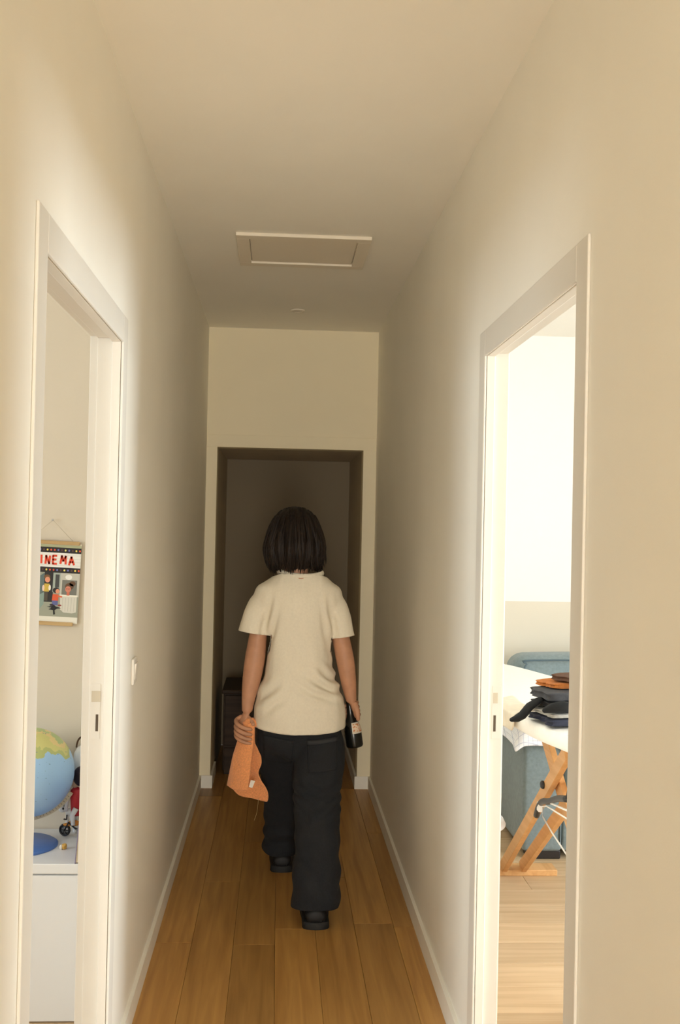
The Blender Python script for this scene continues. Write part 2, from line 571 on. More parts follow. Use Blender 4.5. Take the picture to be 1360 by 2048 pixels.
door_frame(1, -1, LD0, LD1, XL)
door_frame(2, 1, RD0, RD1, XR)

# ceiling hatch -----------------------------------------------------------
hx0, hx1, hy0, hy1 = -.197, .352, 4.178, 4.67
ht = empty('ceiling_hatch', ((hx0 + hx1) / 2, (hy0 + hy1) / 2, H), 'flat white square access hatch with raised frame in the hallway ceiling', 'hatch')
w = .052
HATCH = mat('hatch_paint', (0.79, 0.72, 0.60, 1), .6)
for a in ((hx0, hx1, hy0, hy0 + w), (hx0, hx1, hy1 - w, hy1), (hx0, hx0 + w, hy0 + w, hy1 - w), (hx1 - w, hx1, hy0 + w, hy1 - w)):
    box('frame_bar', *a, H - .014, H, HATCH, ht, .002)
box('panel', hx0 + w + .003, hx1 - w - .003, hy0 + w + .003, hy1 - w - .003, H - .006, H, HATCH, ht, .001)
sp = empty('ceiling_spot', (.08, 5.67, H), 'tiny round flush fitting on the ceiling near the end wall', 'ceiling fitting')
lathe('rim', [(.038, 0), (.038, -.004), (.033, -.008), (.026, -.008), (.024, -.003)], (.08, 5.67, H), HATCH, sp)
lathe('lens', [(.024, -.001), (.02, -.005), (.001, -.006)], (.08, 5.67, H), mat('spot_lens', (.6, .55, .45, 1), .3), sp)

# light switch -----------------------------------------------------------
sw = empty('light_switch', (XL, 3.25, 1.12), 'white square light switch on the left wall past the doorway', 'switch')
o = box('plate', XL, XL + .009, 3.21, 3.29, 1.08, 1.16, TRIM, sw, .004, 3)
o = box('rocker', XL + .006, XL + .0125, 3.225, 3.275, 1.095, 1.145, TRIM, sw, .002)
for v in o.data.vertices:
    v.co.x += .0025 * (v.co.z) / .03

# dark chest in the vestibule -----------------------------------------------------------
DARKW = wood('dark_walnut', (0.030, 0.017, 0.010, 1), (0.055, 0.032, 0.018, 1), .45, 0, .05)
DARKW.node_tree.nodes['Principled BSDF'].inputs['Specular IOR Level'].default_value = .12
ch = empty('wooden_chest', (-.09, 6.84, 0), 'low dark wooden chest in the shadowy recess behind the person', 'chest')
box('body', -.322, .16, 6.60, 7.1, .02, .505, DARKW, ch, .004)
box('top', -.332, .17, 6.575, 7.11, .505, .53, DARKW, ch, .004)
box('drawer_front', -.312, .15, 6.585, 6.60, .18, .495, DARKW, ch, .003)
box('plinth_board', -.312, .15, 6.585, 6.60, .0, .165, DARKW, ch, .003)
lathe('knob', [(.006, 0), (.006, .012), (.013, .018), (.013, .026), (.006, .03)], (-.08, 6.585, .34), STEEL, ch, axis=(0, -1, 0))

# ================================================================== left room
WHITE = mat('white_laminate', (0.80, 0.79, 0.78, 1), .4)
CZ = .498
cab = empty('low_cabinet', (-1.1, 3.53, 0), 'low white cabinet under the cinema poster in the left room', 'cabinet')
box('body', -1.65, -.545, 3.345, 3.705, 0.0, CZ - .034, WHITE, cab, .002)
box('top', -1.655, -.54, 3.33, 3.71, CZ - .032, CZ, WHITE, cab, .003)
for a in (-1.65, -1.095):
    box('door', a + .003, a + .549, 3.331, 3.345, .004, CZ - .037, WHITE, cab, .002)

# --- cinema poster (local mm: u leftwards from the right edge, w downwards from the top)
PT = (-.690, 3.712, 1.499)
po = empty('wall_poster', PT, 'small illustrated CINEMA poster between wooden rods hanging on the left room wall', 'poster')
ca, sa = math.cos(math.radians(2.2)), math.sin(math.radians(2.2))
def pp(u, w, d=0):
    x, z = -u / 1000, -w / 1000
    return (PT[0] + x * ca + z * sa, PT[1] - d / 1000, PT[2] - x * sa + z * ca)
def flat(name, pts, col, d, parent, th=.25):
    n = len(pts)
    V = [pp(u, w, d) for u, w in pts] + [pp(u, w, d - th) for u, w in pts]
    Fc = [tuple(range(n)), tuple(range(n, 2 * n))[::-1]] + [(i, (i + 1) % n, n + (i + 1) % n, n + i) for i in range(n)]
    return mk(name, V, Fc, mat('print_%d_%d_%d' % col, srgb(*col), .7), parent)
def rect(u0, u1, w0, w1):
    return [(u0, w0), (u1, w0), (u1, w1), (u0, w1)]
def oval(u, w, ru, rw, n=14):
    return [(u + ru * math.cos(2 * PI * k / n), w + rw * math.sin(2 * PI * k / n)) for k in range(n)]
paper = flat('paper', rect(0, 200, 4, 284), (232, 226, 210), 1.0, po, .6)
flat('sky_strip', rect(0, 200, 10, 20), (176, 178, 140), 1.25, paper)
flat('marquee', rect(2, 198, 38, 89), (236, 232, 224), 1.25, paper)
for k in range(4):
    flat('marquee_line', rect(0, 200, 45 + k * 12, 45.7 + k * 12), (196, 190, 180), 1.45, paper)
for w0 in (19, 89):
    b = flat('light_band', rect(0, 200, w0, w0 + 19), (40, 34, 32), 1.3, paper)
    cols = [(228, 90, 60), (236, 210, 96), (96, 60, 56), (120, 120, 190), (236, 220, 120), (96, 52, 56), (110, 112, 180), (210, 76, 56)]
    for k in range(16):
        flat('bulb_dot', oval(5 + k * 12.5, w0 + 9.5, 3.2, 3.6, 10), cols[k % 8], 1.6, paper)
RED = mat('print_red', srgb(226, 74, 44), .7)
def stroke(p, q, t):
    p, q = Vector(p), Vector(q)
    d = (q - p).normalized() * t / 2; n_ = Vector((-d.y, d.x))
    return [p - d * .35 + n_, q + d * .35 + n_, q + d * .35 - n_, p - d * .35 - n_]
LET = {'I': [((.5, 0), (.5, 1))], 'N': [((0, 0), (0, 1)), ((0, 1), (1, 0)), ((1, 0), (1, 1))],
       'E': [((0, 0), (0, 1)), ((0, 1), (1, 1)), ((0, .52), (.85, .52)), ((0, 0), (1, 0))],
       'M': [((0, 0), (.12, 1)), ((.12, 1), (.5, .35)), ((.5, .35), (.88, 1)), ((.88, 1), (1, 0))],
       'A': [((0, 0), (.5, 1)), ((.5, 1), (1, 0)), ((.2, .35), (.8, .35))],
       'C': [((1, .86), (.62, 1)), ((.62, 1), (.2, .9)), ((.2, .9), (0, .5)), ((0, .5), (.2, .1)), ((.2, .1), (.62, 0)), ((.62, 0), (1, .14))]}
for chn, u, wd, tl, dw in (('C', 156, 15, 0, 0), ('I', 137, 1, .02, 0), ('N', 115, 13, -.04, 1), ('E', 90.5, 13, .03, 0), ('M', 60.5, 18, -.05, -1), ('A', 32.5, 17, .06, 1)):
    Vv, Ff = [], []
    for p, q in LET[chn]:
        pts = []
        for pt in stroke(((p[0] - .5) * wd, (p[1] - .5) * 28), ((q[0] - .5) * wd, (q[1] - .5) * 28), 7.0):
            x_, y_ = pt.x * math.cos(tl) - pt.y * math.sin(tl), pt.x * math.sin(tl) + pt.y * math.cos(tl)
            pts.append((u - x_, 63 + dw - y_))
        b0 = len(Vv)
        Vv += [pp(a_, b_, 2.0) for a_, b_ in pts] + [pp(a_, b_, 1.6) for a_, b_ in pts]
        Ff += [tuple(b0 + k for k in f_) for f_ in ((0, 1, 2, 3), (7, 6, 5, 4), (0, 4, 5, 1), (1, 5, 6, 2), (2, 6, 7, 3), (3, 7, 4, 0))]
    mk('letter', Vv, Ff, RED, paper)
# street scene
flat('pavement', rect(0, 200, 108, 262), (158, 158, 140), 1.2, paper)
flat('wall_panel', rect(0, 66, 108, 190), (196, 190, 176), 1.4, paper)
flat('dark_doorway', rect(90, 122, 108, 212), (46, 42, 40), 1.4, paper)
flat('pale_door', [(122, 110), (150, 130), (150, 200), (122, 180)], (96, 110, 108), 1.4, paper)
flat('side_step', [(120, 178), (150, 196), (150, 260), (120, 220)], (136, 156, 146), 1.42, paper)
flat('pillar', rect(66, 92, 108, 176), (164, 172, 160), 1.45, paper)
flat('narrow_window', rect(70, 84, 114, 160), (72, 72, 70), 1.6, paper)
flat('booth_window', rect(8, 60, 132, 186), (120, 118, 108), 1.6, paper)
flat('ball_lamp', oval(38, 122, 12, 9), (236, 232, 224), 1.7, paper)
flat('booth_counter', [(6, 186), (64, 186), (62, 236), (50, 246), (20, 248), (6, 244)], (214, 208, 194), 1.65, paper)
for k in range(5):
    flat('counter_line', rect(14 + k * 10, 15 + k * 10, 194, 242), (180, 174, 160), 1.85, paper)
flat('booth_ledge', rect(4, 66, 184, 190), (236, 230, 214), 1.9, paper)
SKIN_P, BR = (226, 150, 116), (104, 74, 50)
flat('hair', oval(34, 154, 15, 12), BR, 1.8, paper); flat('hair_bun', oval(24, 144, 11, 9), BR, 1.8, paper)
flat('face', oval(38, 164, 10, 11), (214, 132, 106), 2.0, paper)
flat('neck', rect(32, 42, 170, 186), (206, 110, 84), 1.95, paper)
flat('eye', oval(42, 163, 1.6, 1.6, 8), (40, 30, 30), 2.2, paper); flat('eye', oval(35, 163, 1.6, 1.6, 8), (40, 30, 30), 2.2, paper)
flat('hair', oval(113, 124, 11, 8), (120, 84, 50), 1.8, paper); flat('face', oval(111, 134, 9, 10), SKIN_P, 1.9, paper)
flat('yellow_vest', [(103, 148), (121, 148), (122, 176), (104, 176)], (206, 172, 72), 1.9, paper)
flat('trousers', rect(107, 119, 176, 208), (84, 74, 62), 1.85, paper)
flat('arm', oval(102, 162, 4, 10), (240, 230, 214), 2.1, paper); flat('arm', oval(124, 164, 4, 11), (236, 206, 186), 2.1, paper)
flat('hair', oval(79, 170, 12, 10), (44, 36, 36), 1.9, paper); flat('face', oval(74, 173, 7, 8), SKIN_P, 2.0, paper)
flat('orange_jumper', [(70, 184), (90, 184), (92, 206), (70, 206)], (222, 92, 52), 2.0, paper)
flat('arm', [(56, 190), (74, 186), (74, 191), (58, 195)], (222, 110, 70), 2.1, paper)
flat('blue_shorts', rect(71, 91, 206, 222), (96, 100, 150), 2.0, paper)
flat('shoe', oval(64, 222, 7, 3, 10), (150, 60, 56), 2.1, paper); flat('shoe', oval(92, 222, 7, 4, 10), (60, 50, 60), 2.1, paper)
flat('black_cat', [(58, 232), (78, 226), (84, 220), (90, 226), (108, 228), (92, 232), (102, 238), (86, 240), (84, 256), (78, 254), (80, 240), (72, 234)], (34, 32, 32), 2.1, paper)
ROD = wood('rod_oak', (0.42, 0.26, 0.10, 1), (0.55, 0.36, 0.16, 1), .5, 0, .05)
for w0, nm in ((-4, 'top_rod'), (280, 'bottom_rod')):
    V = []
    for d in (0, 8):
        V += [pp(6 if w0 < 0 else 14, w0, d), pp(196, w0, d), pp(196, w0 + 13, d), pp(6 if w0 < 0 else 14, w0 + 13, d)]
    o = mk(nm, V, [(0, 1, 2, 3), (7, 6, 5, 4), (0, 4, 5, 1), (1, 5, 6, 2), (2, 6, 7, 3), (3, 7, 4, 0)], ROD, po)
    bevel_mesh(o.data, .002)
tube('string', [pp(30, -4, 4), pp(105, -76, 2), pp(180, -4, 4)], .0007, mat('string', (.5, .42, .3, 1), .9), po, n=6)
lathe('nail', [(.002, 0), (.002, .006), (.004, .006), (.004, .008)], pp(105, -76, 0), STEEL, po, n=10, axis=(0, -1, 0))

# --- globe
def globe_mat():
    m = bpy.data.materials.new('globe_map'); m.use_nodes = True
    nt = m.node_tree; b = nt.nodes['Principled BSDF']; b.inputs['Roughness'].default_value = .35
    tc = nt.nodes.new('ShaderNodeTexCoord')
    n = nt.nodes.new('ShaderNodeTexNoise'); n.inputs['Scale'].default_value = 9; n.inputs['Detail'].default_value = 6
    nt.links.new(tc.outputs['Object'], n.inputs['Vector'])
    sp_ = nt.nodes.new('ShaderNodeSeparateXYZ'); nt.links.new(tc.outputs['Object'], sp_.inputs[0])
    # land: a continent round the upper part of the ball
    a = nt.nodes.new('ShaderNodeMath'); a.operation = 'MULTIPLY_ADD'; a.inputs[1].default_value = 7.0; a.inputs[2].default_value = -0.62
    nt.links.new(sp_.outputs['Z'], a.inputs[0])
    b2 = nt.nodes.new('ShaderNodeMath'); b2.operation = 'MULTIPLY_ADD'; b2.inputs[1].default_value = -1.2
    nt.links.new(sp_.outputs['X'], b2.inputs[0]); nt.links.new(a.outputs[0], b2.inputs[2])
    c2 = nt.nodes.new('ShaderNodeMath'); c2.operation = 'MULTIPLY_ADD'; c2.inputs[1].default_value = .9
    nt.links.new(n.outputs['Fac'], c2.inputs[0]); nt.links.new(b2.outputs[0], c2.inputs[2])
    lr = nt.nodes.new('ShaderNodeValToRGB'); lr.color_ramp.interpolation = 'CONSTANT'
    e = lr.color_ramp.elements
    e[0].position = 0; e[0].color = srgb(158, 197, 236)
    e[1].position = .50; e[1].color = srgb(178, 186, 120)
    for p_, c_ in ((.58, (206, 202, 130)), (.66, (222, 200, 140)), (.74, (170, 190, 130)), (.82, (214, 206, 150))):
        q = e.new(p_); q.color = srgb(*c_)
    nt.links.new(c2.outputs[0], lr.inputs['Fac'])
    # small dark printed names: short flat strokes
    mp = nt.nodes.new('ShaderNodeMapping'); mp.inputs['Scale'].default_value = (55, 55, 190)
    nt.links.new(tc.outputs['Object'], mp.inputs['Vector'])
    n3 = nt.nodes.new('ShaderNodeTexNoise'); n3.inputs['Scale'].default_value = 1; n3.inputs['Detail'].default_value = 2
    nt.links.new(mp.outputs[0], n3.inputs['Vector'])
    gt = nt.nodes.new('ShaderNodeMath'); gt.operation = 'GREATER_THAN'; gt.inputs[1].default_value = .71
    nt.links.new(n3.outputs['Fac'], gt.inputs[0])
    mx = nt.nodes.new('ShaderNodeMix'); mx.data_type = 'RGBA'; mx.inputs['B'].default_value = srgb(96, 120, 140)
    nt.links.new(gt.outputs[0], mx.inputs['Factor']); nt.links.new(lr.outputs['Color'], mx.inputs['A'])
    nt.links.new(mx.outputs['Result'], b.inputs['Base Color'])
    return m
GC = Vector((-.812, 3.535, .737)); GR = .146
gl = empty('desk_globe', (GC.x, GC.y, CZ), 'pale blue terrestrial globe on a round blue base on the white cabinet', 'globe')
v, f = ball_vf((0, 0, 0), GR, GR, GR, 48, 32)
o = mk('ball', [Vector(p) + GC for p in v], f, globe_mat(), gl, True)
off = GC - wloc(gl); o.location = off
for vv in o.data.vertices: vv.co -= off
o.rotation_euler = (0, math.radians(22), 0)
BEIGE = mat('meridian_beige', srgb(214, 200, 168), .5, 40, .05)
ax = Vector((math.sin(math.radians(22)), 0, math.cos(math.radians(22))))
sx = Vector((ax.z, 0, -ax.x))
sx = (sx + Vector((0, .34, 0))).normalized()
tilt = Vector((.55, -.15, 0))
rings = []
for k in range(41):
    t = math.radians(-10) - math.radians(80) * k / 40
    d = ax * math.sin(t) + sx * math.cos(t)
    for_r = []
    for (rr, yy) in ((GR + .005, -.008), (GR + .022, -.008), (GR + .022, .008), (GR + .005, .008)):
        for_r.append(GC + d * rr + Vector((0, yy, 0)))
    rings.append(for_r)
v, f = rings_vf(rings)
mer = mk('meridian_arm', v, f, BEIGE, gl)
TICK = mat('tick_dark', srgb(90, 80, 66), .6)
for k in range(2, 39, 2):
    t = math.radians(-10) - math.radians(80) * k / 40
    d = ax * math.sin(t) + sx * math.cos(t)
    p = GC + d * (GR + .014) + Vector((0, -.0082, 0))
    tube('tick', [p - d * .003, p + d * .003], .0006, TICK, mer, n=4)
for s_ in (-1,):
    lathe('pivot_cap', [(.008, 0), (.008, .012), (.004, .016)], GC + ax * s_ * (GR + .004), WHITE, gl, n=14, axis=ax * s_)
BLUE = mat('globe_base_blue', srgb(86, 126, 196), .35, 60, .05)
BC = Vector((-.838, 3.515, CZ))
lathe('base_disc', [(.128, 0), (.128, .004), (.12, .009), (.06, .012), (.02, .016)], BC, BLUE, gl, n=48)
foot_top = GC - ax * (GR + .016) + Vector((.02, 0, 0))
tube('stem', [BC + Vector((0, 0, .012)), BC + Vector((0, 0, .04)), GC - ax * (GR + .010) + Vector((.06, .0, .003))], [.016, .012, .007], WHITE, gl, n=12)

# --- small things on the cabinet
WHT = mat('white_plastic', (.82, .83, .84, 1), .35)
BLK = mat('black_plastic', (.015, .014, .016, 1), .4)
REDP = mat('toy_red', srgb(196, 40, 52), .4)
bag = empty('dome_lamp', (-.657, 3.672, CZ), 'small white dome lamp with a dark loop on top behind the toys', 'lamp')
LC = (-.657, 3.678, CZ)
lathe('base', [(.030, 0), (.032, .004), (.030, .010), (.008, .014)], LC, WHT, bag, n=28)
lathe('stem', [(.007, .012), (.006, .10), (.007, .215)], LC, WHT, bag, n=14)
lathe('shade', [(.038, .205), (.040, .212), (.040, .24), (.036, .272), (.026, .292), (.010, .301), (.001, .302)], LC, WHT, bag, n=32)
pts = [(LC[0] - .018 + .036 * (1 - math.cos(t)) * .5, LC[1] - .004, CZ + .292 + .036 * math.sin(t)) for t in [PI * k / 12 for k in range(13)]]
pts = [(p[0] - .010, p[1], p[2]) for p in pts]
tube('loop', pts, .0030, mat('cord_brown', srgb(92, 66, 44), .9), bag, n=8)
def ell(name, c, rx, ry, rz, m, p, nu=18, nv=12):
    v, f = ball_vf(c, rx, ry, rz, nu, nv)
    return mk(name, v, f, m, p, True)
BY_ = 3.617
fig = empty('toy_rider', (-.672, BY_, CZ + .05), 'little toy figure in red top and white trousers riding the motorbike', 'toy figure')
fx, fy = -.672, BY_
for s_ in (-1, 1):
    tube('leg', [(fx + .004, fy + s_ * .016, CZ + .10), (fx - .008, fy + s_ * .020, CZ + .078), (fx - .004, fy + s_ * .019, CZ + .045)], [.010, .009, .007], WHT, fig, n=10)
tube('torso', [(fx, fy, CZ + .072), (fx, fy, CZ + .095), (fx, fy, CZ + .125), (fx, fy, CZ + .155), (fx, fy, CZ + .168)], [.015, .017, .019, .023, .010], REDP, fig, n=14, flat=.7, flat_dir=(0, 1, 0))
tube('arm', [(fx - .021, fy, CZ + .158), (fx - .030, fy - .004, CZ + .125), (fx - .032, fy - .008, CZ + .088)], [.008, .007, .006], WHT, fig, n=8)
tube('arm', [(fx + .021, fy, CZ + .158), (fx + .030, fy - .004, CZ + .125), (fx + .028, fy - .008, CZ + .095)], [.008, .007, .006], REDP, fig, n=8)
ell('head', (fx - .004, fy - .004, CZ + .183), .013, .012, .016, mat('toy_skin', srgb(190, 160, 136), .5), fig)
ell('helmet', (fx + .016, fy - .008, CZ + .208), .026, .023, .034, mat('toy_dark_hair', srgb(38, 22, 34), .5), fig)
bk = empty('toy_motorbike', (-.675, BY_, CZ), 'tiny orange and black toy motorbike on the white cabinet', 'toy motorbike')
SILV = mat('hub_silver', (.6, .6, .6, 1), .3, metal=.8)
def wheel(c, r_):
    av = Vector((.35, 1, 0)).normalized(); au = Vector((0, 0, 1)); aw = av.cross(au)
    rg = []
    for k in range(25):
        a_ = 2 * PI * k / 24; d = au * math.sin(a_) + aw * math.cos(a_)
        rg.append([Vector(c) + d * (r_ * .84 + r_ * .16 * math.cos(q)) + av * (.0055 * math.sin(q)) for q in [2 * PI * i / 8 for i in range(8)]])
    v, f = rings_vf(rg, cap=False)
    t = mk('wheel', v, f, BLK, bk, True)
    lathe('hub', [(r_ * .72, -.001), (r_ * .72, .001)], c, SILV, t, n=24, axis=(.35, 1, 0))
    for k in range(6):
        a_ = k * PI / 3
        d = Vector((math.cos(a_), -.35 * math.cos(a_), math.sin(a_)))
        tube('spoke', [Vector(c) + Vector((0, -.004, 0)), Vector(c) + Vector((0, -.004, 0)) + d * r_ * .72], .0012, BLK, t, n=5)
wheel((-.708, BY_ + .004, CZ + .022), .0215)
wheel((-.642, BY_ - .004, CZ + .022), .0215)
ORG = mat('toy_orange', srgb(214, 140, 48), .4)
v, f = join_vf([ball_vf((-.676, BY_, CZ + .046), .022, .008, .010), ball_vf((-.698, BY_, CZ + .041), .016, .007, .006)])
mk('tank', v, f, ORG, bk, True)
tube('frame', [(-.708, BY_ - .009, CZ + .022), (-.694, BY_ - .009, CZ + .050), (-.67, BY_ - .009, CZ + .03), (-.642, BY_ - .012, CZ + .022)], .0033, BLK, bk, n=8)
tube('handlebar', [(-.706, BY_ + .024, CZ + .066), (-.702, BY_, CZ + .058), (-.706, BY_ - .024, CZ + .066)], .0025, BLK, bk, n=8)
tube('exhaust', [(-.664, BY_ - .014, CZ + .026), (-.635, BY_ - .017, CZ + .034)], [.004, .005], SILV, bk, n=8)
el = empty('toy_dog', (-.70, 3.67, CZ), 'little white toy dog with dark spots behind the motorbike', 'toy dog')
ell('body', (-.700, 3.682, CZ + .066), .020, .012, .014, WHT, el)
h_ = ell('head', (-.728, 3.672, CZ + .080), .013, .012, .013, WHT, el)
ell('eye', (-.723, 3.6605, CZ + .083), .0035, .0025, .004, BLK, h_, 10, 8)
ell('ear', (-.719, 3.667, CZ + .090), .004, .004, .006, BLK, h_, 10, 8)
for dx in (-.012, .012):
    for dy in (-.006, .006):
        tube('leg', [(-.700 + dx, 3.682 + dy, CZ), (-.700 + dx, 3.682 + dy, CZ + .060)], .0045, WHT, el, n=8)
sh = empty('small_shell', (-.683, 3.478, CZ), 'tiny yellow and white shell lying in front of the toys', 'shell')
lathe('spiral', [(.002, -.011), (.008, -.006), (.0105, 0), (.008, .005), (.005, .009), (.001, .013)], (-.681, 3.478, CZ + .0095), mat('shell_yellow', srgb(206, 158, 70), .5, 150, .25), sh, n=16, axis=(.4, -.2, .5))
ell('lip', (-.690, 3.474, CZ + .0085), .006, .006, .0085, mat('shell_white', srgb(230, 222, 206), .5), sh)
bo = empty('thin_book', (-.607, 3.40, CZ), 'thin upright book with purple covers standing at the cabinet edge', 'book')
COV = mat('book_purple', srgb(126, 116, 150), .5)
lean = .075
def leanv(o):
    for vv in o.data.vertices:
        vv.co.x += vv.co.z * lean
for nm, a, b_, m_ in (('cover', -.6185, -.6165, COV), ('cover', -.6005, -.5985, COV), ('pages', -.6165, -.6005, mat('pages', srgb(222, 208, 182), .8))):
    leanv(box(nm, a, b_, 3.332 if nm == 'cover' else 3.335, 3.50, CZ if nm == 'cover' else CZ + .003, CZ + (.205 if nm == 'cover' else .202), m_, bo))
leanv(box('spine', -.6165, -.6005, 3.50, 3.502, CZ, CZ + .205, COV, bo))

# ================================================================== right room
FAB = mat('sofa_blue', (0.185, 0.235, 0.245, 1), .9, 60, .12, .35, 500, sheen=.2)
so = empty('blue_sofa', (2.2, 5.5, 0), 'blue-grey fabric sofa with boxy arm against the two-tone wall', 'sofa')
AX0, AX1 = 1.195, 1.385
def soft(name, x0, x1, y0, y1, z0, z1, bev, p, m=FAB, puff=0.0):
    o = box(name, x0, x1, y0, y1, z0, z1, m, p, bev, 4)
    if puff:
        bm = bmesh.new(); bm.from_mesh(o.data)
        bmesh.ops.subdivide_edges(bm, edges=[e_ for e_ in bm.edges if e_.calc_length() > .08], cuts=6, use_grid_fill=True)
        bm.to_mesh(o.data); bm.free()
        c_ = sum((vv.co for vv in o.data.vertices), Vector()) / len(o.data.vertices)
        hx_, hy_, hz_ = (x1 - x0) / 2, (y1 - y0) / 2, (z1 - z0) / 2
        for vv in o.data.vertices:
            q = vv.co - c_
            a_, b_, d_ = max(0, 1 - (q.x / hx_) ** 2), max(0, 1 - (q.y / hy_) ** 2), max(0, 1 - (q.z / hz_) ** 2)
            vv.co.x += math.copysign(puff * b_ * d_, q.x); vv.co.y += math.copysign(puff * a_ * d_, q.y); vv.co.z += math.copysign(puff * a_ * b_, q.z)
    return autosmooth(o, 60)
arm = soft('arm', AX0, AX1, 4.92, 5.98, .042, .565, .018, so, puff=.006)
arm2 = soft('arm', 3.1, 3.29, 4.92, 5.98, .042, .565, .018, so, puff=.006)
soft('seat_base', AX1 + .003, 3.097, 4.93, 5.98, .042, .30, .012, so)
soft('seat_cushion', AX1 + .006, 2.24, 4.91, 5.80, .30, .44, .03, so, puff=.012)
soft('seat_cushion', 2.245, 3.094, 4.91, 5.80, .30, .44, .03, so, puff=.012)
soft('back_frame', AX0, 3.29, 5.985, 6.16, .042, .70, .03, so)
for a, b_ in ((1.325, 2.24), (2.25, 3.2)):
    bc = soft('back_cushion', a, b_, 5.72, 5.98, (.60 if a < 1.4 else .46), .872, .085, so, puff=.012)
    p_ = .028
    loop = [(a + .045, 5.712, .66), (a + .05, 5.712, .78), (a + .066, 5.712, .83), (a + .11, 5.714, .853), (b_ - .07, 5.715, .855), (b_ - p_, 5.715, .82), (b_ - p_, 5.715, .64)]
    tube('piping', catmull(loop, 5), .005, mat('sofa_piping', (.09, .13, .15, 1), .9), bc, n=8)
for xx in (AX0 + .02, AX0 + .035):
    pass
DFOOT = mat('sofa_foot_dark', (.018, .012, .010, 1), .5)
for (xx, yy) in ((AX0 + .03, 4.94), (3.15, 4.94), (AX0 + .03, 5.85), (3.15, 5.85)):
    box('foot', xx, xx + .16, yy, yy + .10, 0, .042, DFOOT, so, .006)
tube('arm_seam', [(AX1 - .012, 4.9165, .09), (AX1 - .012, 4.9145, .33), (AX1 - .012, 4.9165, .55)], .0035, mat('sofa_piping', (.09, .13, .15, 1)), arm, n=6)

def cloth(name, fn, nu, nv, m, parent, th=.006, sub=1):
    V = []; Fc = []
    for i in range(nu + 1):
        for j in range(nv + 1):
            V.append(fn(i / nu, j / nv))
    for i in range(nu):
        for j in range(nv):
            a = i * (nv + 1) + j
            Fc.append((a, a + 1, a + nv + 2, a + nv + 1))
    o = mk(name, V, Fc, m, parent, True)
    md = o.modifiers.new('thick', 'SOLIDIFY'); md.thickness = th; md.offset = 0
    if sub:
        sd = o.modifiers.new('sub', 'SUBSURF'); sd.levels = sub; sd.render_levels = sub
    return o
def lerp(a, b, t): return a + (b - a) * t

# checked blanket over the sofa arm
def check_mat():
    m = bpy.data.materials.new('white_check'); m.use_nodes = True
    nt = m.node_tree; b = nt.nodes['Principled BSDF']; b.inputs['Roughness'].default_value = .9
    tc = nt.nodes.new('ShaderNodeTexCoord')
    br = nt.nodes.new('ShaderNodeTexBrick'); br.offset = 0
    br.inputs['Color1'].default_value = (.84, .84, .85, 1); br.inputs['Color2'].default_value = (.80, .80, .83, 1)
    br.inputs['Mortar'].default_value = (.55, .57, .66, 1)
    br.inputs['Scale'].default_value = 1; br.inputs['Mortar Size'].default_value = .0012
    br.inputs['Brick Width'].default_value = .022; br.inputs['Row Height'].default_value = .022
    mp = nt.nodes.new('ShaderNodeMapping'); mp.inputs['Rotation'].default_value = (0, 0, .12)
    nt.links.new(tc.outputs['Object'], mp.inputs[0]); nt.links.new(mp.outputs[0], br.inputs['Vector'])
    nt.links.new(br.outputs['Color'], b.inputs['Base Color'])
    return m
CHECK = check_mat()
bl = empty('checked_blanket', (1.32, 5.3, .57), 'folded white blanket with fine blue check lying over the sofa arm', 'blanket')
for k in range(3):
    def fn(u, v, k=k):
        x = lerp(1.135 + .01 * k, 1.62, u)
        y = lerp(4.865 + .010 * k, 5.66, v)
        z = .590 + .020 * k + .006 * fbm((x, y, 3.1), 7, 2) - .035 * max(0, .04 - v) / .04 - .035 * max(0, .08 - u) / .08
        if u > .57: z -= .07 * min(1, (u - .57) / .14)
        return (x, y, z)
    cloth('fold', fn, 22, 26, CHECK, bl, .014)

# ironing board -----------------------------------------------------------
IB = empty('ironing_board', (1.15, 4.2, 0), 'wooden-legged ironing board with a white cover piled with clothes', 'ironing board')
COVER = mat('board_cover_white', (.86, .83, .77, 1), .85, 60, .02, .2, 400)
BZ = .885
out2 = [(.99, 3.46), (.925, 3.72), (.895, 4.03), (.90, 4.45), (.96, 4.95), (1.04, 5.22), (1.11, 5.30), (1.19, 5.27), (1.345, 4.76), (1.42, 4.3), (1.44, 3.8), (1.43, 3.4), (1.40, 3.2), (1.08, 3.2)]
ol = catmull(out2 + [out2[0]], 4)[:-1]
rings = []
for (dz, ins) in ((-.055, .012), (-.045, .0), (-.012, -.002), (0, .010), (.002, .03)):
    rg = []
    cc = Vector((1.2, 4.25, 0))
    for p in ol:
        d = (cc - Vector((p.x, p.y, 0))).normalized()
        q = Vector((p.x, p.y, 0)) + d * ins
        rg.append((q.x, q.y, BZ + dz))
    rings.append(rg)
v, f = rings_vf(rings)
autosmooth(mk('board', v, f, COVER, IB), 50)
def beam(name, p0, p1, w, t, m, parent):
    """rectangular bar from p0 to p1: w across x, t in the vertical plane"""
    p0, p1 = Vector(p0), Vector(p1)
    d = (p1 - p0).normalized(); u = Vector((1, 0, 0)); n_ = d.cross(u).normalized()
    V = [p + u * a * w / 2 + n_ * b_ * t / 2 for p in (p0, p1) for a, b_ in ((-1, -1), (1, -1), (1, 1), (-1, 1))]
    o = mk(name, V, [(0, 1, 2, 3), (7, 6, 5, 4), (0, 4, 5, 1), (1, 5, 6, 2), (2, 6, 7, 3), (3, 7, 4, 0)], m, parent)
    bevel_mesh(o.data, .002)
    return o
box('foot_board', .90, 1.305, 4.70, 4.80, 0.0, .028, BEECH, IB, .003)
l1 = beam('leg', (1.062, 4.735, .028), (1.062, 3.72, .775), .024, .055, BEECH, IB)
l2 = beam('leg', (1.15, 4.735, .028), (1.15, 3.55, .83), .024, .055, BEECH, IB)
beam('leg', (1.095, 4.28, .83), (1.095, 3.02, .028), .024, .066, BEECH, IB)
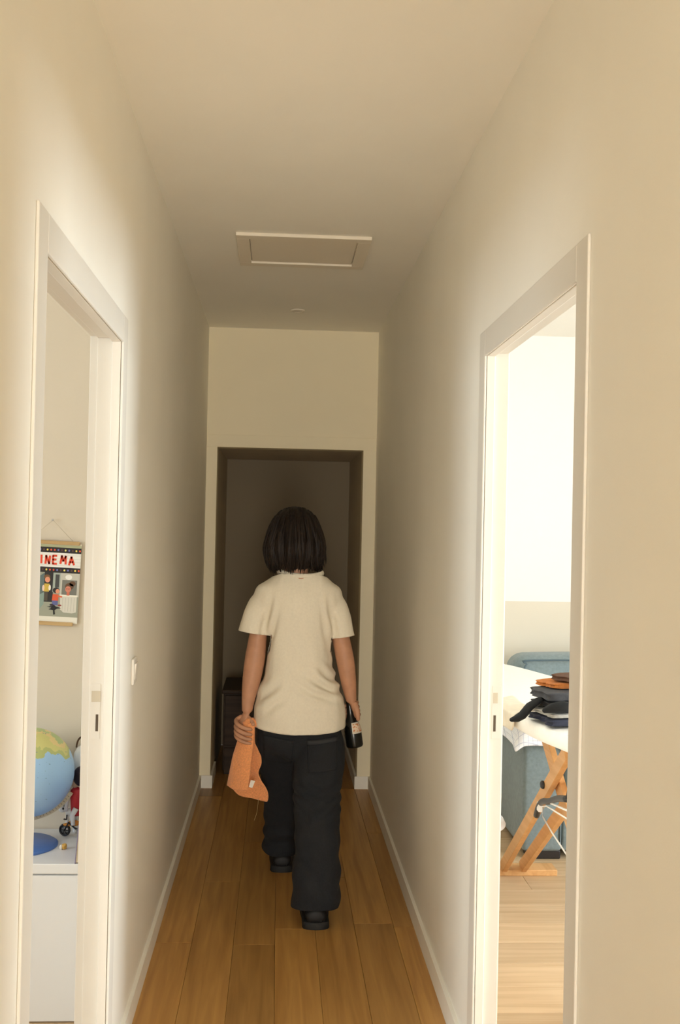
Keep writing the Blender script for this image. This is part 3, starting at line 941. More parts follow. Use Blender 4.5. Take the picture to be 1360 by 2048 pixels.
beam('leg', (1.30, 4.28, .83), (1.30, 3.02, .028), .024, .066, BEECH, IB)
box('foot_board', 1.0, 1.40, 2.97, 3.06, 0.0, .028, BEECH, IB, .003)
box('cross_rail', 1.05, 1.34, 4.25, 4.30, .80, .832, BEECH, IB, .002)
for (xx, yy, zz) in ((1.049, 4.0, .590), (1.137, 3.94, .575)):
    lathe('pivot_cap', [(.016, 0), (.016, .006), (.012, .010), (.001, .011)], (xx, yy, zz), BLK, IB, n=20, axis=(-1, -.2, 0))
GREYM = mat('lever_grey', (.035, .033, .030, 1), .4)
lv = tube('lever', [(1.03, 4.025, .462), (1.03, 3.99, .508), (1.03, 3.935, .542), (1.03, 3.84, .568), (1.03, 3.72, .61), (1.03, 3.60, .64)], .012, GREYM, IB, n=10, per=5)
tube('lever_bracket', [(1.03, 3.60, .64), (1.045, 3.60, .72), (1.05, 3.60, .845)], .007, GREYM, IB, n=8)
WIRE = mat('white_wire', (.82, .80, .76, 1), .4)
tube('wire_holder', [(1.028, 3.98, .520), (1.028, 3.90, .556), (1.028, 3.77, .575), (1.03, 3.40, .63)], .004, WIRE, IB, n=8)
tube('wire_holder', [(1.026, 3.35, .60), (1.026, 3.86, .545), (1.026, 3.915, .528), (1.026, 3.918, .490), (1.026, 3.76, .468), (1.026, 3.35, .43), (1.026, 3.35, .60)], .003, WIRE, IB, n=8)
box('plastic_clip', 1.02, 1.036, 3.955, 3.985, .495, .53, WIRE, IB, .003)
# cream sheet hanging over the board edge
CREAM = mat('cream_sheet', (.74, .66, .53, 1), .9, 40, .05, .2, 400)
cs = empty('cream_sheet', (.95, 3.85, BZ), 'crumpled cream cloth hanging over the edge of the ironing board', 'cloth')
def fn(u, v):
    # u along the edge, v from the top over the edge downwards
    ey = lerp(3.83, 4.16, u)
    ex = lerp(.914, .895, min(1, (ey - 3.83) / .2))
    if v < .35:
        t = v / .35
        return (lerp(ex + .07, ex - .016, t), lerp(ey + .02, ey, t), BZ + .012 + .003 * math.sin(u * 9 + v * 7) + .006 * (1 - t))
    t = (v - .35) / .65
    drop = .03 + .085 * u ** .6 + .012 * math.sin(u * 11)
    return (ex - .022 - .006 * math.sin(u * 13 + t * 2) * t, ey - .01 * t, BZ + .008 - drop * t)
cloth('sheet', fn, 26, 16, CREAM, cs, .006)
# folded clothes, each its own garment
def garment(name, label, cat, fn_list, m):
    e_ = empty(name, fn_list[0](.5, .5), label, cat)
    for i, fn_ in enumerate(fn_list):
        cloth('fold', fn_, 24, 18, m, e_, .012)
    return e_
def slab(cx, cy, z, hx, hy, seed, th, wav=.008, rot=0.0, sag=.0):
    """closed puffy folded slab as a function returning vertices of a rolled loop"""
    def fn_(u, v):
        a = 2 * PI * u
        e_ = .30
        px = math.copysign(abs(math.cos(a)) ** e_, math.cos(a)) * hx * (1 - .10 * math.exp(-(math.sin(a) / .3) ** 2)) * (1 + .10 * fbm((v * 1.5, seed, 0), 3, 2))
        pz = math.copysign(abs(math.sin(a)) ** .5, math.sin(a)) * th / 2
        py = lerp(-hy, hy, v)
        n_ = fbm((px * 2 + seed, py * 2, seed), 9, 3) * wav * .5
        nz = (fbm(((cx + px) * 2, (cy + py) * 2, 1.7), 5, 2)) * .006
        x = px * (1 + .05 * math.sin(v * 5 + seed)) ; y = py
        xr = x * math.cos(rot) - y * math.sin(rot); yr = x * math.sin(rot) + y * math.cos(rot)
        return (cx + xr + n_, cy + yr + n_, z + pz + nz - sag * ((x / hx) ** 2))
    return fn_
def garment_slab(name, label, cat, m, *a, **k):
    e_ = empty(name, (a[0], a[1], a[2] - a[6] / 2), label, cat)
    fn_ = slab(*a, **k)
    nu, nv = 40, 22
    V = [fn_((i % nu) / nu, j / nv) for j in range(nv + 1) for i in range(nu)]
    Fc = [(j * nu + i, j * nu + (i + 1) % nu, (j + 1) * nu + (i + 1) % nu, (j + 1) * nu + i) for j in range(nv) for i in range(nu)]
    Fc += [tuple(range(nu))[::-1], tuple(range(nv * nu, (nv + 1) * nu))]
    o = mk('folded_cloth', V, Fc, m, e_, True)
    sd = o.modifiers.new('s', 'SUBSURF'); sd.levels = sd.render_levels = 1
    return e_
NAVY = mat('navy_cotton', (.022, .024, .042, 1), .9, 30, .2, .3, 300)
GREY = mat('grey_marl', (.42, .39, .34, 1), .9, 80, .15, .3, 400)
CHAR = mat('charcoal_cotton', (.020, .018, .018, 1), .9, 30, .2, .3, 300)
SLATE = mat('slate_fleece', (.046, .044, .046, 1), .9, 30, .25, .3, 300)
BLACKC = mat('black_knit', (.006, .006, .006, 1), .95, 60, .2, .3, 500)
RUST = mat('rust_corduroy', (.42, .13, .018, 1), .85, 40, .25, .4, 300)
BROWN = mat('brown_cotton', (.085, .035, .015, 1), .9, 40, .25, .3, 300)
garment_slab('folded_trousers', 'navy folded trousers at the bottom of the clothes pile', 'trousers', NAVY, 1.08, 3.70, .908, .15, .10, 1.3, .024, wav=.010, rot=.25)
garment_slab('folded_shirt', 'thin light grey folded shirt between the navy and charcoal garments', 'shirt', GREY, 1.085, 3.71, .931, .155, .105, 2.7, .015, wav=.010, rot=.22)
garment_slab('folded_jumper', 'charcoal folded jumper above the light grey shirt', 'jumper', CHAR, 1.10, 3.71, .955, .15, .10, 4.1, .027, wav=.008, rot=.2)
garment_slab('fleece_top', 'slate grey bunched fleece top in the middle of the clothes pile', 'fleece', SLATE, 1.105, 3.76, .988, .165, .10, 5.9, .032, wav=.012, rot=.2)
garment_slab('rust_trousers', 'rust orange corduroy garment near the top of the clothes pile', 'trousers', RUST, 1.10, 3.80, 1.016, .125, .08, 7.7, .018, wav=.012, rot=.25)
garment_slab('brown_top', 'dark brown garment crowning the clothes pile by the door jamb', 'top', BROWN, 1.15, 3.76, 1.040, .115, .08, 9.2, .022, wav=.014, rot=.15)
e_ = empty('black_sock', (.90, 3.72, .89), 'black sock slipping off the left edge of the clothes pile', 'sock')
tube('sock', [(.945, 3.70, .965), (.915, 3.70, .945), (.888, 3.70, .912), (.868, 3.695, .902), (.855, 3.69, .900)], [.020, .024, .024, .022, .016], BLACKC, e_, n=14, per=0, flat=.6, round_end=True)
e_ = empty('black_sock', (1.0, 3.63, .96), 'rolled black sock bulging from the front of the pile', 'sock')
tube('sock', [(.945, 3.588, .952), (.965, 3.580, .960), (1.0, 3.576, .966), (1.025, 3.578, .966)], [.014, .022, .026, .020], BLACKC, e_, n=14, flat=.8, round_end=True)

# white laundry basket at the jamb
lb = empty('laundry_basket', (.80, 4.30, 0), 'white plastic laundry basket half hidden by the right door jamb', 'basket')
prof = [(.11, 0), (.115, .004), (.135, .28), (.150, .335), (.168, .345), (.170, .352), (.160, .372), (.150, .376), (.140, .34), (.128, .28), (.108, .012)]
lathe('shell', prof, (.805, 4.33, 0), WHT, lb, n=40)

# ================================================================== the person
SKIN = mat('skin', (.50, .255, .150, 1), .55, 25, .10)
SHIRT = mat('cream_cotton', (.80, .735, .60, 1), .9, 120, .03, .25, 700)
DENIM = mat('dark_denim', (.0092, .0105, .0135, 1), .9, 160, .25, .3, 800)
HAIR = mat('dark_brown_hair', (.0125, .0068, .0040, 1), .55, 60, .5, stretch=(3, 3, .25), spec=.25)
LEATH = mat('black_leather', (.008, .007, .007, 1), .55, spec=.3)
SOLE = mat('black_rubber', (.007, .007, .007, 1), .7)
PB = Vector((.10, 4.42, 0))
pe = empty('person', PB, 'person seen from behind in cream t-shirt and dark jeans walking down the hallway', 'person')

def loft(rows, n=36, e=2.2):
    return rings_vf([sq_ring(cx, cy, z, rx, ry, n, e) for (cx, cy, z, rx, ry) in rows])
def sm_rows(rows, per=4):
    """Catmull-Rom through 5-tuples"""
    out = []
    m_ = len(rows)
    for i in range(m_ - 1):
        p0 = rows[max(i - 1, 0)]; p1 = rows[i]; p2 = rows[i + 1]; p3 = rows[min(i + 2, m_ - 1)]
        for k in range(per):
            t = k / per
            out.append(tuple(.5 * (2 * b + (c - a) * t + (2 * a - 5 * b + 4 * c - d) * t * t + (3 * b - a - 3 * c + d) * t ** 3) for a, b, c, d in zip(p0, p1, p2, p3)))
    out.append(rows[-1])
    return out

# --- bare body: one continuous figure
HX, HY = .070, 4.425
parts = [
    loft(sm_rows([(.108, 4.42, .60, .04, .05), (.108, 4.42, .70, .13, .09), (.105, 4.42, .86, .155, .105), (.10, 4.42, 1.0, .118, .085), (.095, 4.42, 1.15, .125, .09),
                  (.09, 4.42, 1.27, .15, .085), (.088, 4.42, 1.325, .12, .065), (.083, 4.42, 1.36, .065, .058)])),
    loft(sm_rows([(.083, 4.415, 1.30, .058, .055), (.080, 4.415, 1.37, .052, .052), (.074, 4.425, 1.43, .052, .055), (.071, 4.43, 1.48, .05, .055)]), e=2),
    ball_vf((HX, HY - .004, 1.545), .074, .092, .094, 28, 18),            # skull
    ball_vf((HX, HY + .032, 1.485), .058, .060, .066, 24, 16),            # jaw
    tube_vf([(HX, HY + .085, 1.545), (HX, HY + .100, 1.525), (HX, HY + .108, 1.507)], [.007, .010, .013], 10, round_end=True),   # nose
    ball_vf((HX - .074, HY + .005, 1.525), .009, .018, .030, 12, 10), ball_vf((HX + .074, HY + .005, 1.525), .009, .018, .030, 12, 10),  # ears
    ball_vf((HX, HY + .072, 1.437), .022, .018, .016, 14, 10),            # chin
]
LA = [(-.035, 4.42, 1.285), (-.062, 4.415, 1.20), (-.075, 4.41, 1.12), (-.087, 4.405, 1.015), (-.100, 4.40, .92), (-.111, 4.396, .845), (-.1155, 4.395, .79)]
RA = [(.215, 4.42, 1.285), (.252, 4.415, 1.20), (.272, 4.41, 1.11), (.293, 4.40, 1.015), (.309, 4.405, .925), (.320, 4.41, .86), (.325, 4.415, .835)]
parts.append(tube_vf(catmull(LA, 4), [x_.x for x_ in catmull([(r_, 0, 0) for r_ in (.055, .042, .038, .043, .039, .029, .0225)], 4)], 16))
parts.append(tube_vf(catmull(RA, 4), [x_.x for x_ in catmull([(r_, 0, 0) for r_ in (.055, .042, .038, .039, .034, .026, .023)], 4)], 16))
# legs (inside the jeans)
parts.append(tube_vf(catmull([(.185, 4.42, .80), (.188, 4.37, .60), (.184, 4.27, .45), (.182, 4.18, .25), (.180, 4.125, .09)], 4), [x_.x for x_ in catmull([(r_, 0, 0) for r_ in (.085, .075, .055, .050, .036)], 4)], 16))
parts.append(tube_vf(catmull([(.03, 4.42, .80), (.033, 4.49, .60), (.045, 4.59, .45), (.050, 4.71, .25), (.050, 4.80, .09)], 4), [x_.x for x_ in catmull([(r_, 0, 0) for r_ in (.085, .075, .055, .050, .036)], 4)], 16))
# palms
parts.append(tube_vf([(-.1155, 4.395, .79), (-.125, 4.393, .765), (-.138, 4.393, .735), (-.144, 4.392, .705), (-.145, 4.392, .690)], [.020, .027, .034, .034, .024], 16, flat=.50, flat_dir=(1, .45, .25)))
parts.append(tube_vf([(.325, 4.415, .835), (.334, 4.418, .815), (.345, 4.423, .795), (.350, 4.427, .775), (.351, 4.428, .762)], [.021, .027, .031, .030, .020], 16, flat=.48, flat_dir=(1, 0, 0)))
bm_body = remesh(orient(parts), .0055, 6, .5)
fing = []
FR_ = [.0092, .0098, .0092, .0088, .0080, .0074]
for i, z0 in enumerate((.757, .736, .716, .699)):
    k = (1.0, 1.03, .98, .88)[i]
    pts = [(-.140, 4.402, z0 + .010), (-.158, 4.384, z0), (-.157, 4.360, z0 - .008), (-.142, 4.343, z0 - .018), (-.118, 4.337, z0 - .027), (-.097, 4.340, z0 - .031)]
    fing.append(tube_vf(catmull(pts, 4), [k * x_.x for x_ in catmull([(r_, 0, 0) for r_ in FR_], 4)], 12, round_end=True))
fing.append(tube_vf(catmull([(-.122, 4.398, .775), (-.110, 4.382, .766), (-.097, 4.366, .757), (-.088, 4.352, .745)], 4), [x_.x for x_ in catmull([(r_, 0, 0) for r_ in (.012, .0108, .0098, .0085)], 4)], 12, round_end=True))
for i, z0 in enumerate((.822, .805, .788, .772)):
    k = (1.0, 1.03, .98, .88)[i]
    dx = .010 * i / 3
    pts = [(.345 + dx, 4.432, z0 + .004), (.350 + dx, 4.455, z0), (.335 + dx * .6, 4.470, z0 - .006), (.314 + dx * .6, 4.463, z0 - .010), (.302 + dx * .6, 4.446, z0 - .012)]
    fing.append(tube_vf(catmull(pts, 4), [k * x_.x for x_ in catmull([(r_, 0, 0) for r_ in FR_[:5]], 4)], 12, round_end=True))
fing.append(tube_vf(catmull([(.338, 4.405, .825), (.345, 4.396, .808), (.350, 4.391, .788), (.353, 4.392, .764)], 4), [x_.x for x_ in catmull([(r_, 0, 0) for r_ in (.013, .0115, .0100, .0085)], 4)], 12, round_end=True))
bmj = bmesh.new(); bmj.from_mesh(bm_body)
fv, ff = orient(fing)
tm = bpy.data.meshes.new('t'); tm.from_pydata(fv, [], ff); bmj.from_mesh(tm); bmj.to_mesh(bm_body); bmj.free()
body = place_mesh('body', bm_body, SKIN, pe)
# face
EYE = mat('eye_white', (.75, .72, .68, 1), .3); IRIS = mat('iris_brown', (.03, .015, .008, 1), .2); LIP = mat('lips', (.42, .14, .11, 1), .5)
for sx_ in (-1, 1):
    e_ = ell('eye', (HX + sx_ * .031, HY + .074, 1.540), .0115, .011, .0062, EYE, body, 16, 12)
    ell('iris', (HX + sx_ * .031, HY + .0825, 1.540), .005, .003, .005, IRIS, e_, 12, 8)
    tube('eyebrow', [(HX + sx_ * .016, HY + .088, 1.560), (HX + sx_ * .032, HY + .086, 1.565), (HX + sx_ * .047, HY + .074, 1.560)], [.0025, .003, .0015], HAIR, body, n=8)
tube('mouth', [(HX - .024, HY + .083, 1.470), (HX, HY + .093, 1.472), (HX + .024, HY + .083, 1.470)], [.002, .0065, .002], LIP, body, n=10, per=4) if False else \
    tube('mouth', [(HX - .024, HY + .080, 1.470), (HX - .012, HY + .088, 1.472), (HX, HY + .091, 1.472), (HX + .012, HY + .088, 1.472), (HX + .024, HY + .080, 1.470)], [.0015, .005, .006, .005, .0015], LIP, body, n=10)

# --- hair: bob
def prof(z):
    tab = [(1.657, .004), (1.652, .035), (1.640, .060), (1.620, .082), (1.59, .098), (1.55, .112), (1.51, .124), (1.475, .129), (1.445, .124), (1.415, .112), (1.39, .101), (1.37, .094)]
    for (za, ra), (zb, rb) in zip(tab[:-1], tab[1:]):
        if zb <= z <= za:
            t = (za - z) / (za - zb); t = t * t * (3 - 2 * t) if False else t
            return ra + (rb - ra) * t
    return tab[0][1] if z > 1.65 else tab[-1][1]
def hair_pt(th, t, zend, out=0.0):
    """th: angle, -pi/2 is the back of the head"""
    top = 1.657
    # denser near the crown
    z = top + (zend - top) * (t ** 1.0 if t > .12 else t * t / .12)
    r = prof(z) + out
    back = -math.sin(th)
    ry = r * (1.0 if back > 0 else .98)
    g = .0045 * math.sin(th * 17 + 3 * noise.noise(Vector((th * 2, t * 1.5, 3)))) + .006 * noise.noise(Vector((th * 6, t * 1.2, 9)))
    rr = g * min(1, t * 2.2)
    return Vector((HX + (r + rr) * math.cos(th), HY + .004 + (ry * .98 + rr) * math.sin(th), z))
def zend_of(th):
    d = abs((th - PI / 2 + PI) % (2 * PI) - PI)          # distance from the face direction
    f_ = max(0, min(1, (d - .75) / .45)); f_ = f_ * f_ * (3 - 2 * f_)
    n_ = .018 * noise.noise(Vector((math.cos(th) * 4, math.sin(th) * 4, 1))) + .012 * noise.noise(Vector((math.cos(th) * 14, math.sin(th) * 14, 4)))
    b_ = 1.392 + .012 * math.cos(th * 1.0 + .3) * 0 + n_
    return 1.575 * (1 - f_) + b_ * f_
rings = []
NT, NL = 96, 26
V = []; Fc = []
for i in range(NL + 1):
    for j in range(NT):
        th = 2 * PI * j / NT
        V.append(hair_pt(th, i / NL, zend_of(th)))
for i in range(NL):
    for j in range(NT):
        a = i * NT + j; b_ = i * NT + (j + 1) % NT
        Fc.append((a, b_, b_ + NT, a + NT))
Fc.append(tuple(range(NT)))
hair = mk('hair', V, Fc, HAIR, pe, True)
md = hair.modifiers.new('thick', 'SOLIDIFY'); md.thickness = .016; md.offset = -1
# loose locks laid over the surface
random.seed(5)
lv_ = []
for k in range(300):
    th = random.uniform(PI * .80, PI * 2.2)
    t0 = random.uniform(.02, .5); ze = zend_of(th) - random.uniform(-.02, .018)
    w_ = random.uniform(.0035, .0075)
    drift = random.uniform(-.16, .16)
    flick = random.uniform(-.006, .010) + (.016 if math.cos(th) > .5 and random.random() < .5 else 0)
    pts = []; rad = []
    for q in range(9):
        s_ = q / 8
        t = t0 + (1 - t0) * s_
        p = hair_pt(th + drift * s_, t, ze, .0015 + flick * max(0, s_ - .78) / .22)
        pts.append(p); rad.append(w_ * (.35 + .9 * math.sin(PI * min(1, s_ * .85 + .12))) if s_ < .95 else .0008)
    lv_.append(tube_vf(pts, rad, 6, flat=.45, flat_dir=(math.cos(th), math.sin(th), .05)))
v, f = join_vf(lv_)
mk('hair_strands', v, f, HAIR, hair, True)

# --- t-shirt
rows = sm_rows([(.110, 4.42, .690, .192, .136), (.110, 4.42, .735, .1945, .138), (.108, 4.42, .79, .194, .140), (.105, 4.42, .85, .184, .135), (.1025, 4.42, .90, .166, .126), (.1005, 4.42, .96, .148, .116),
                (.0995, 4.42, 1.05, .1395, .110), (.096, 4.42, 1.14, .146, .113), (.092, 4.42, 1.22, .166, .113), (.090, 4.42, 1.275, .186, .104), (.090, 4.418, 1.315, .176, .090),
                (.092, 4.416, 1.343, .140, .078), (.095, 4.415, 1.368, .110, .068), (.097, 4.415, 1.390, .098, .062), (.097, 4.415, 1.42, .095, .060)], 4)
LS = [(-.005, 4.42, 1.275), (-.045, 4.418, 1.245), (-.078, 4.415, 1.19), (-.098, 4.411, 1.121), (-.106, 4.409, 1.08)]
RS = [(.185, 4.42, 1.272), (.228, 4.418, 1.243), (.262, 4.414, 1.19), (.2855, 4.408, 1.11), (.294, 4.406, 1.07)]
parts = [loft(rows, 48, 2.3),
         tube_vf(catmull(LS, 4), [x_.x for x_ in catmull([(r_, 0, 0) for r_ in (.055, .064, .062, .0625, .063)], 4)], 24),
         tube_vf(catmull(RS, 4), [x_.x for x_ in catmull([(r_, 0, 0) for r_ in (.052, .059, .056, .053, .053)], 4)], 24)]
me = remesh(orient(parts), .007, 5, .5)
bm = bmesh.new(); bm.from_mesh(me)
def cut(test, co, no):
    gf = [f_ for f_ in bm.faces if test(f_.calc_center_median())]
    ge = list({e2 for f_ in gf for e2 in f_.edges}); gv = list({v2 for f_ in gf for v2 in f_.verts})
    bmesh.ops.bisect_plane(bm, geom=gf + ge + gv, plane_co=co, plane_no=no, clear_outer=True)
cut(lambda c: c.x < -.030 and c.z < 1.15 and (Vector((-.098, 4.411, 1.121)) - c).length < .10 and c.x < -.02 - .05 * max(0, 1.12 - c.z), Vector((-.098, 4.411, 1.121)), Vector((-.15, -.02, -1)))
cut(lambda c: c.x > .238 and c.z < 1.14 and (Vector((.2855, 4.408, 1.11)) - c).length < .09, Vector((.2855, 4.408, 1.11)), Vector((.16, -.02, -1)))
cut(lambda c: c.z < .76, Vector((0, 0, .725)), Vector((0, 0, -1)))
cut(lambda c: c.z > 1.36, Vector((0, 4.36, 1.372)), Vector((0, .25, 1)))
for v2 in bm.verts:
    c = v2.co.copy()
    n2 = v2.normal.copy()
    d = .0075 * fbm((c.x * 1.5, c.y, c.z * .5), 7, 3)
    d += .0035 * math.sin(c.x * 55 + 4 * noise.noise(Vector((c.x * 3, c.z * 3.5, 2)))) * max(0, 1 - abs(c.z - .98) / .20) * min(1, abs(c.x - .1) / .06)
    # pulled folds above the right hip and at the armpits
    u_ = (c.x - .10) * .55 + (c.z - .93) * 1.0
    m_ = math.exp(-(((c.x - .20) / .085) ** 2 + ((c.z - .915) / .065) ** 2))
    d += .012 * m_ * math.sin(u_ * 120 + 2 * noise.noise(c * 9))
    m2 = math.exp(-(((c.x + .02) / .06) ** 2 + ((c.z - .86) / .07) ** 2))
    d += .009 * m2 * math.sin(((c.x) * .8 - c.z) * 85)
    m3 = math.exp(-(((abs(c.x - .095) - .125) / .035) ** 2 + ((c.z - 1.17) / .08) ** 2))
    d += .009 * m3 * math.sin((c.x * (1 if c.x > .1 else -1) * 1.1 + c.z * .3) * 120)
    d += .004 * math.sin(c.x * 38 + 1.5 * noise.noise(Vector((c.z * 4, 0, 1)))) * max(0, 1 - abs(c.z - .75) / .1)
    v2.co = c + n2 * d
    if c.z < .82 and -.12 < c.x < .33:
        k = (.82 - c.z) / .095
        v2.co.z -= k * .016 * (1 - ((c.x - .11) / .195) ** 2) - k * .006
bm.to_mesh(me); bm.free()
shirt = place_mesh('t_shirt', me, SHIRT, pe)
md = shirt.modifiers.new('thick', 'SOLIDIFY'); md.thickness = .003; md.offset = -1
# ribbed collar
cpts = []
for k in range(40):
    t = 2 * PI * k / 40
    b_ = max(0, -math.sin(t)); f_ = max(0, math.sin(t))
    cpts.append(Vector((.097 + .096 * math.cos(t), 4.416 + .062 * math.sin(t) - .006 * b_, 1.384 - .016 * b_ ** 1.5 - .045 * f_ + .004 * math.cos(t) * -1)))
rings = []
for k, p in enumerate(cpts):
    t = 2 * PI * k / 40
    out_ = Vector((math.cos(t), math.sin(t), 0)).normalized()
    upv = (Vector((0, 0, 1)) - out_ * .35).normalized()
    rings.append([p + out_ * (.0035 * math.cos(a_)) + upv * (.009 * math.sin(a_)) for a_ in [2 * PI * q / 10 for q in range(10)]])
rings.append(rings[0])
v, f = rings_vf(rings, cap=False)
mk('collar', v, f, SHIRT, shirt, True)
tube('neck_stitch', [(.088, 4.342, 1.357), (.098, 4.3415, 1.356), (.108, 4.342, 1.357)], .0012, mat('stitch_orange', srgb(196, 120, 80), .8), shirt, n=6)

# --- jeans
nearl = sm_rows([(.172, 4.42, .80, .070, .085), (.190, 4.405, .70, .100, .118), (.192, 4.36, .60, .106, .118), (.186, 4.31, .50, .099, .105), (.184, 4.25, .40, .093, .097), (.183, 4.20, .30, .092, .096),
                 (.181, 4.165, .20, .094, .100), (.181, 4.148, .10, .094, .104), (.181, 4.142, .03, .092, .104)], 4)
farl = sm_rows([(.045, 4.42, .80, .070, .085), (.031, 4.435, .70, .100, .118), (.032, 4.50, .60, .104, .116), (.040, 4.56, .50, .096, .104), (.046, 4.63, .40, .088, .097), (.047, 4.70, .30, .084, .094),
                (.046, 4.765, .20, .084, .096), (.048, 4.80, .13, .090, .102), (.049, 4.81, .07, .090, .102), (.049, 4.815, .03, .086, .10)], 4)
parts = [loft(sm_rows([(.108, 4.42, .60, .06, .09), (.108, 4.42, .64, .14, .112), (.108, 4.42, .69, .176, .122), (.108, 4.42, .74, .172, .118), (.107, 4.42, .82, .150, .104), (.107, 4.42, .90, .128, .095)]), 40, 2.3),
         loft(nearl, 36, 2.3), loft(farl, 36, 2.3)]
me = remesh(orient(parts), .007, 4, .5)
bm = bmesh.new(); bm.from_mesh(me)
cut(lambda c: c.z < .16 and c.y < 4.45, Vector((.18, 4.04, .084)), Vector((0, -.14, -1)))
cut(lambda c: c.z < .16 and c.y > 4.55, Vector((.05, 4.72, .085)), Vector((0, .30, -1)))
for v2 in bm.verts:
    c = v2.co.copy(); n2 = v2.normal.copy()
    d = .007 * fbm((c.x * 1.6, c.y * 1.2, c.z * .8 + 3), 6, 3)
    if c.y > 4.5 and c.z < .3:
        d += .006 * math.sin(c.z * 75 + 2 * noise.noise(c * 8)) * min(1, (.3 - c.z) / .12)
    if c.y < 4.4 and c.z < .45:
        d += .004 * math.sin((c.z + .6 * c.x) * 55 + 3 * noise.noise(c * 6)) * min(1, (.45 - c.z) / .2)
    # knee creases on the back of the trailing leg
    m_ = math.exp(-(((c.z - .47) / .06) ** 2)) if c.y < 4.4 else 0
    d += .004 * m_ * math.sin((c.z - .5 * abs(c.x - .18)) * 140)
    v2.co = c + n2 * d
bm.to_mesh(me); bm.free()
jeans = place_mesh('jeans', me, DENIM, pe)
md = jeans.modifiers.new('thick', 'SOLIDIFY'); md.thickness = .004; md.offset = -1
bvh = BVHTree.FromPolygons([v2.co + wloc(pe) for v2 in jeans.data.vertices], [tuple(p.vertices) for p in jeans.data.polygons])
def patch(name, quad, m, parent, off=.0025, nu=14, nv=14, th=.003):
    V = []
    for i in range(nu + 1):
        for j in range(nv + 1):
            u, v_ = i / nu, j / nv
            a = Vector(quad[0]).lerp(Vector(quad[1]), u); b_ = Vector(quad[3]).lerp(Vector(quad[2]), u)
            p = a.lerp(b_, v_)
            hit = bvh.ray_cast(Vector((p.x, 3.6, p.y)), Vector((0, 1, 0)))
            V.append((p.x, (hit[0].y if hit[0] else 4.3) - off, p.y))
    Fc = [(i * (nv + 1) + j, i * (nv + 1) + j + 1, (i + 1) * (nv + 1) + j + 1, (i + 1) * (nv + 1) + j) for i in range(nu) for j in range(nv)]
    o = mk(name, V, Fc, m, parent, True)
    md = o.modifiers.new('t', 'SOLIDIFY'); md.thickness = th; md.offset = 0
    return o
pk = patch('back_pocket', [(.135, .688), (.262, .703), (.258, .585), (.140, .572)], DENIM, jeans)
patch('pocket_hem', [(.135, .692), (.262, .707), (.262, .690), (.135, .675)], mat('worn_denim', (.026, .027, .030, 1), .9), pk, .005, nv=2)
pk = patch('back_pocket', [(-.045, .703), (.080, .688), (.075, .572), (-.04, .585)], DENIM, jeans)

# --- shoes
def shoe(hx_, hy_):
    """heel back at (hx_, hy_), toe towards +y"""
    e_ = empty('shoe', Vector((hx_, hy_ + .13, 0)) - wloc(pe)); e_.parent = pe
    L = .275
    us = [0, .03, .10, .22, .38, .55, .72, .86, .95, 1.0]
    hw = [.030, .042, .047, .046, .046, .050, .053, .048, .035, .016]
    hs = [.060, .078, .092, .100, .104, .085, .064, .054, .046, .036]
    rings = []
    for u, w_, h_ in zip(us, hw, hs):
        y_ = hy_ + L * u
        ring = []
        for k in range(20):
            a_ = 2 * PI * k / 20
            cx_, sz = math.cos(a_), math.sin(a_)
            zz = .022 + (h_ - .022) * (.5 + .5 * sz)
            wv = w_ * (1 - .30 * max(0, sz) ** 2)
            ring.append((hx_ + wv * math.copysign(abs(cx_) ** .7, cx_), y_, zz))
        rings.append(ring)
    v, f = rings_vf(rings)
    up_ = mk('upper', v, f, LEATH, e_, True)
    md = up_.modifiers.new('s', 'SUBSURF'); md.levels = md.render_levels = 1
    rings = []
    pts = []
    n_ = 40
    for z_, ins in ((0, .003), (.004, 0), (.024, .001), (.028, .006)):
        ring = []
        for k in range(n_):
            a_ = 2 * PI * k / n_
            u = .5 - .5 * math.cos(a_)
            # half width along the length
            w_ = 0
            for (ua, wa), (ub, wb) in zip(zip(us[:-1], hw[:-1]), zip(us[1:], hw[1:])):
                if ua <= u <= ub + 1e-9:
                    w_ = wa + (wb - wa) * (u - ua) / (ub - ua)
            w_ = (w_ + .007) * min(1, (math.sin(a_) ** 2 * 7) ** .5)
            ring.append((hx_ + math.copysign(max(0, w_ - ins), math.sin(a_)) if abs(math.sin(a_)) > 1e-6 else hx_, hy_ - .006 + (L + .012) * u, z_))
        rings.append(ring)
    v, f = rings_vf(rings)
    autosmooth(mk('sole', v, f, SOLE, e_), 40)
    tube('heel_seam', [(hx_ + .020, hy_ + .0025, .030), (hx_ + .020, hy_ + .0045, .05), (hx_ + .018, hy_ + .008, .068)], .0015, mat('worn_leather', (.10, .095, .09, 1), .4), e_, n=6)
    tube('collar_pad', [(hx_ - .038, hy_ + .075, .092), (hx_ - .034, hy_ + .03, .084), (hx_ - .02, hy_ + .01, .080), (hx_, hy_ + .006, .081), (hx_ + .02, hy_ + .01, .080), (hx_ + .034, hy_ + .03, .084), (hx_ + .038, hy_ + .075, .092)], .007, LEATH, e_, n=8)
    return e_
shoe(.179, 4.078)
shoe(.049, 4.745)

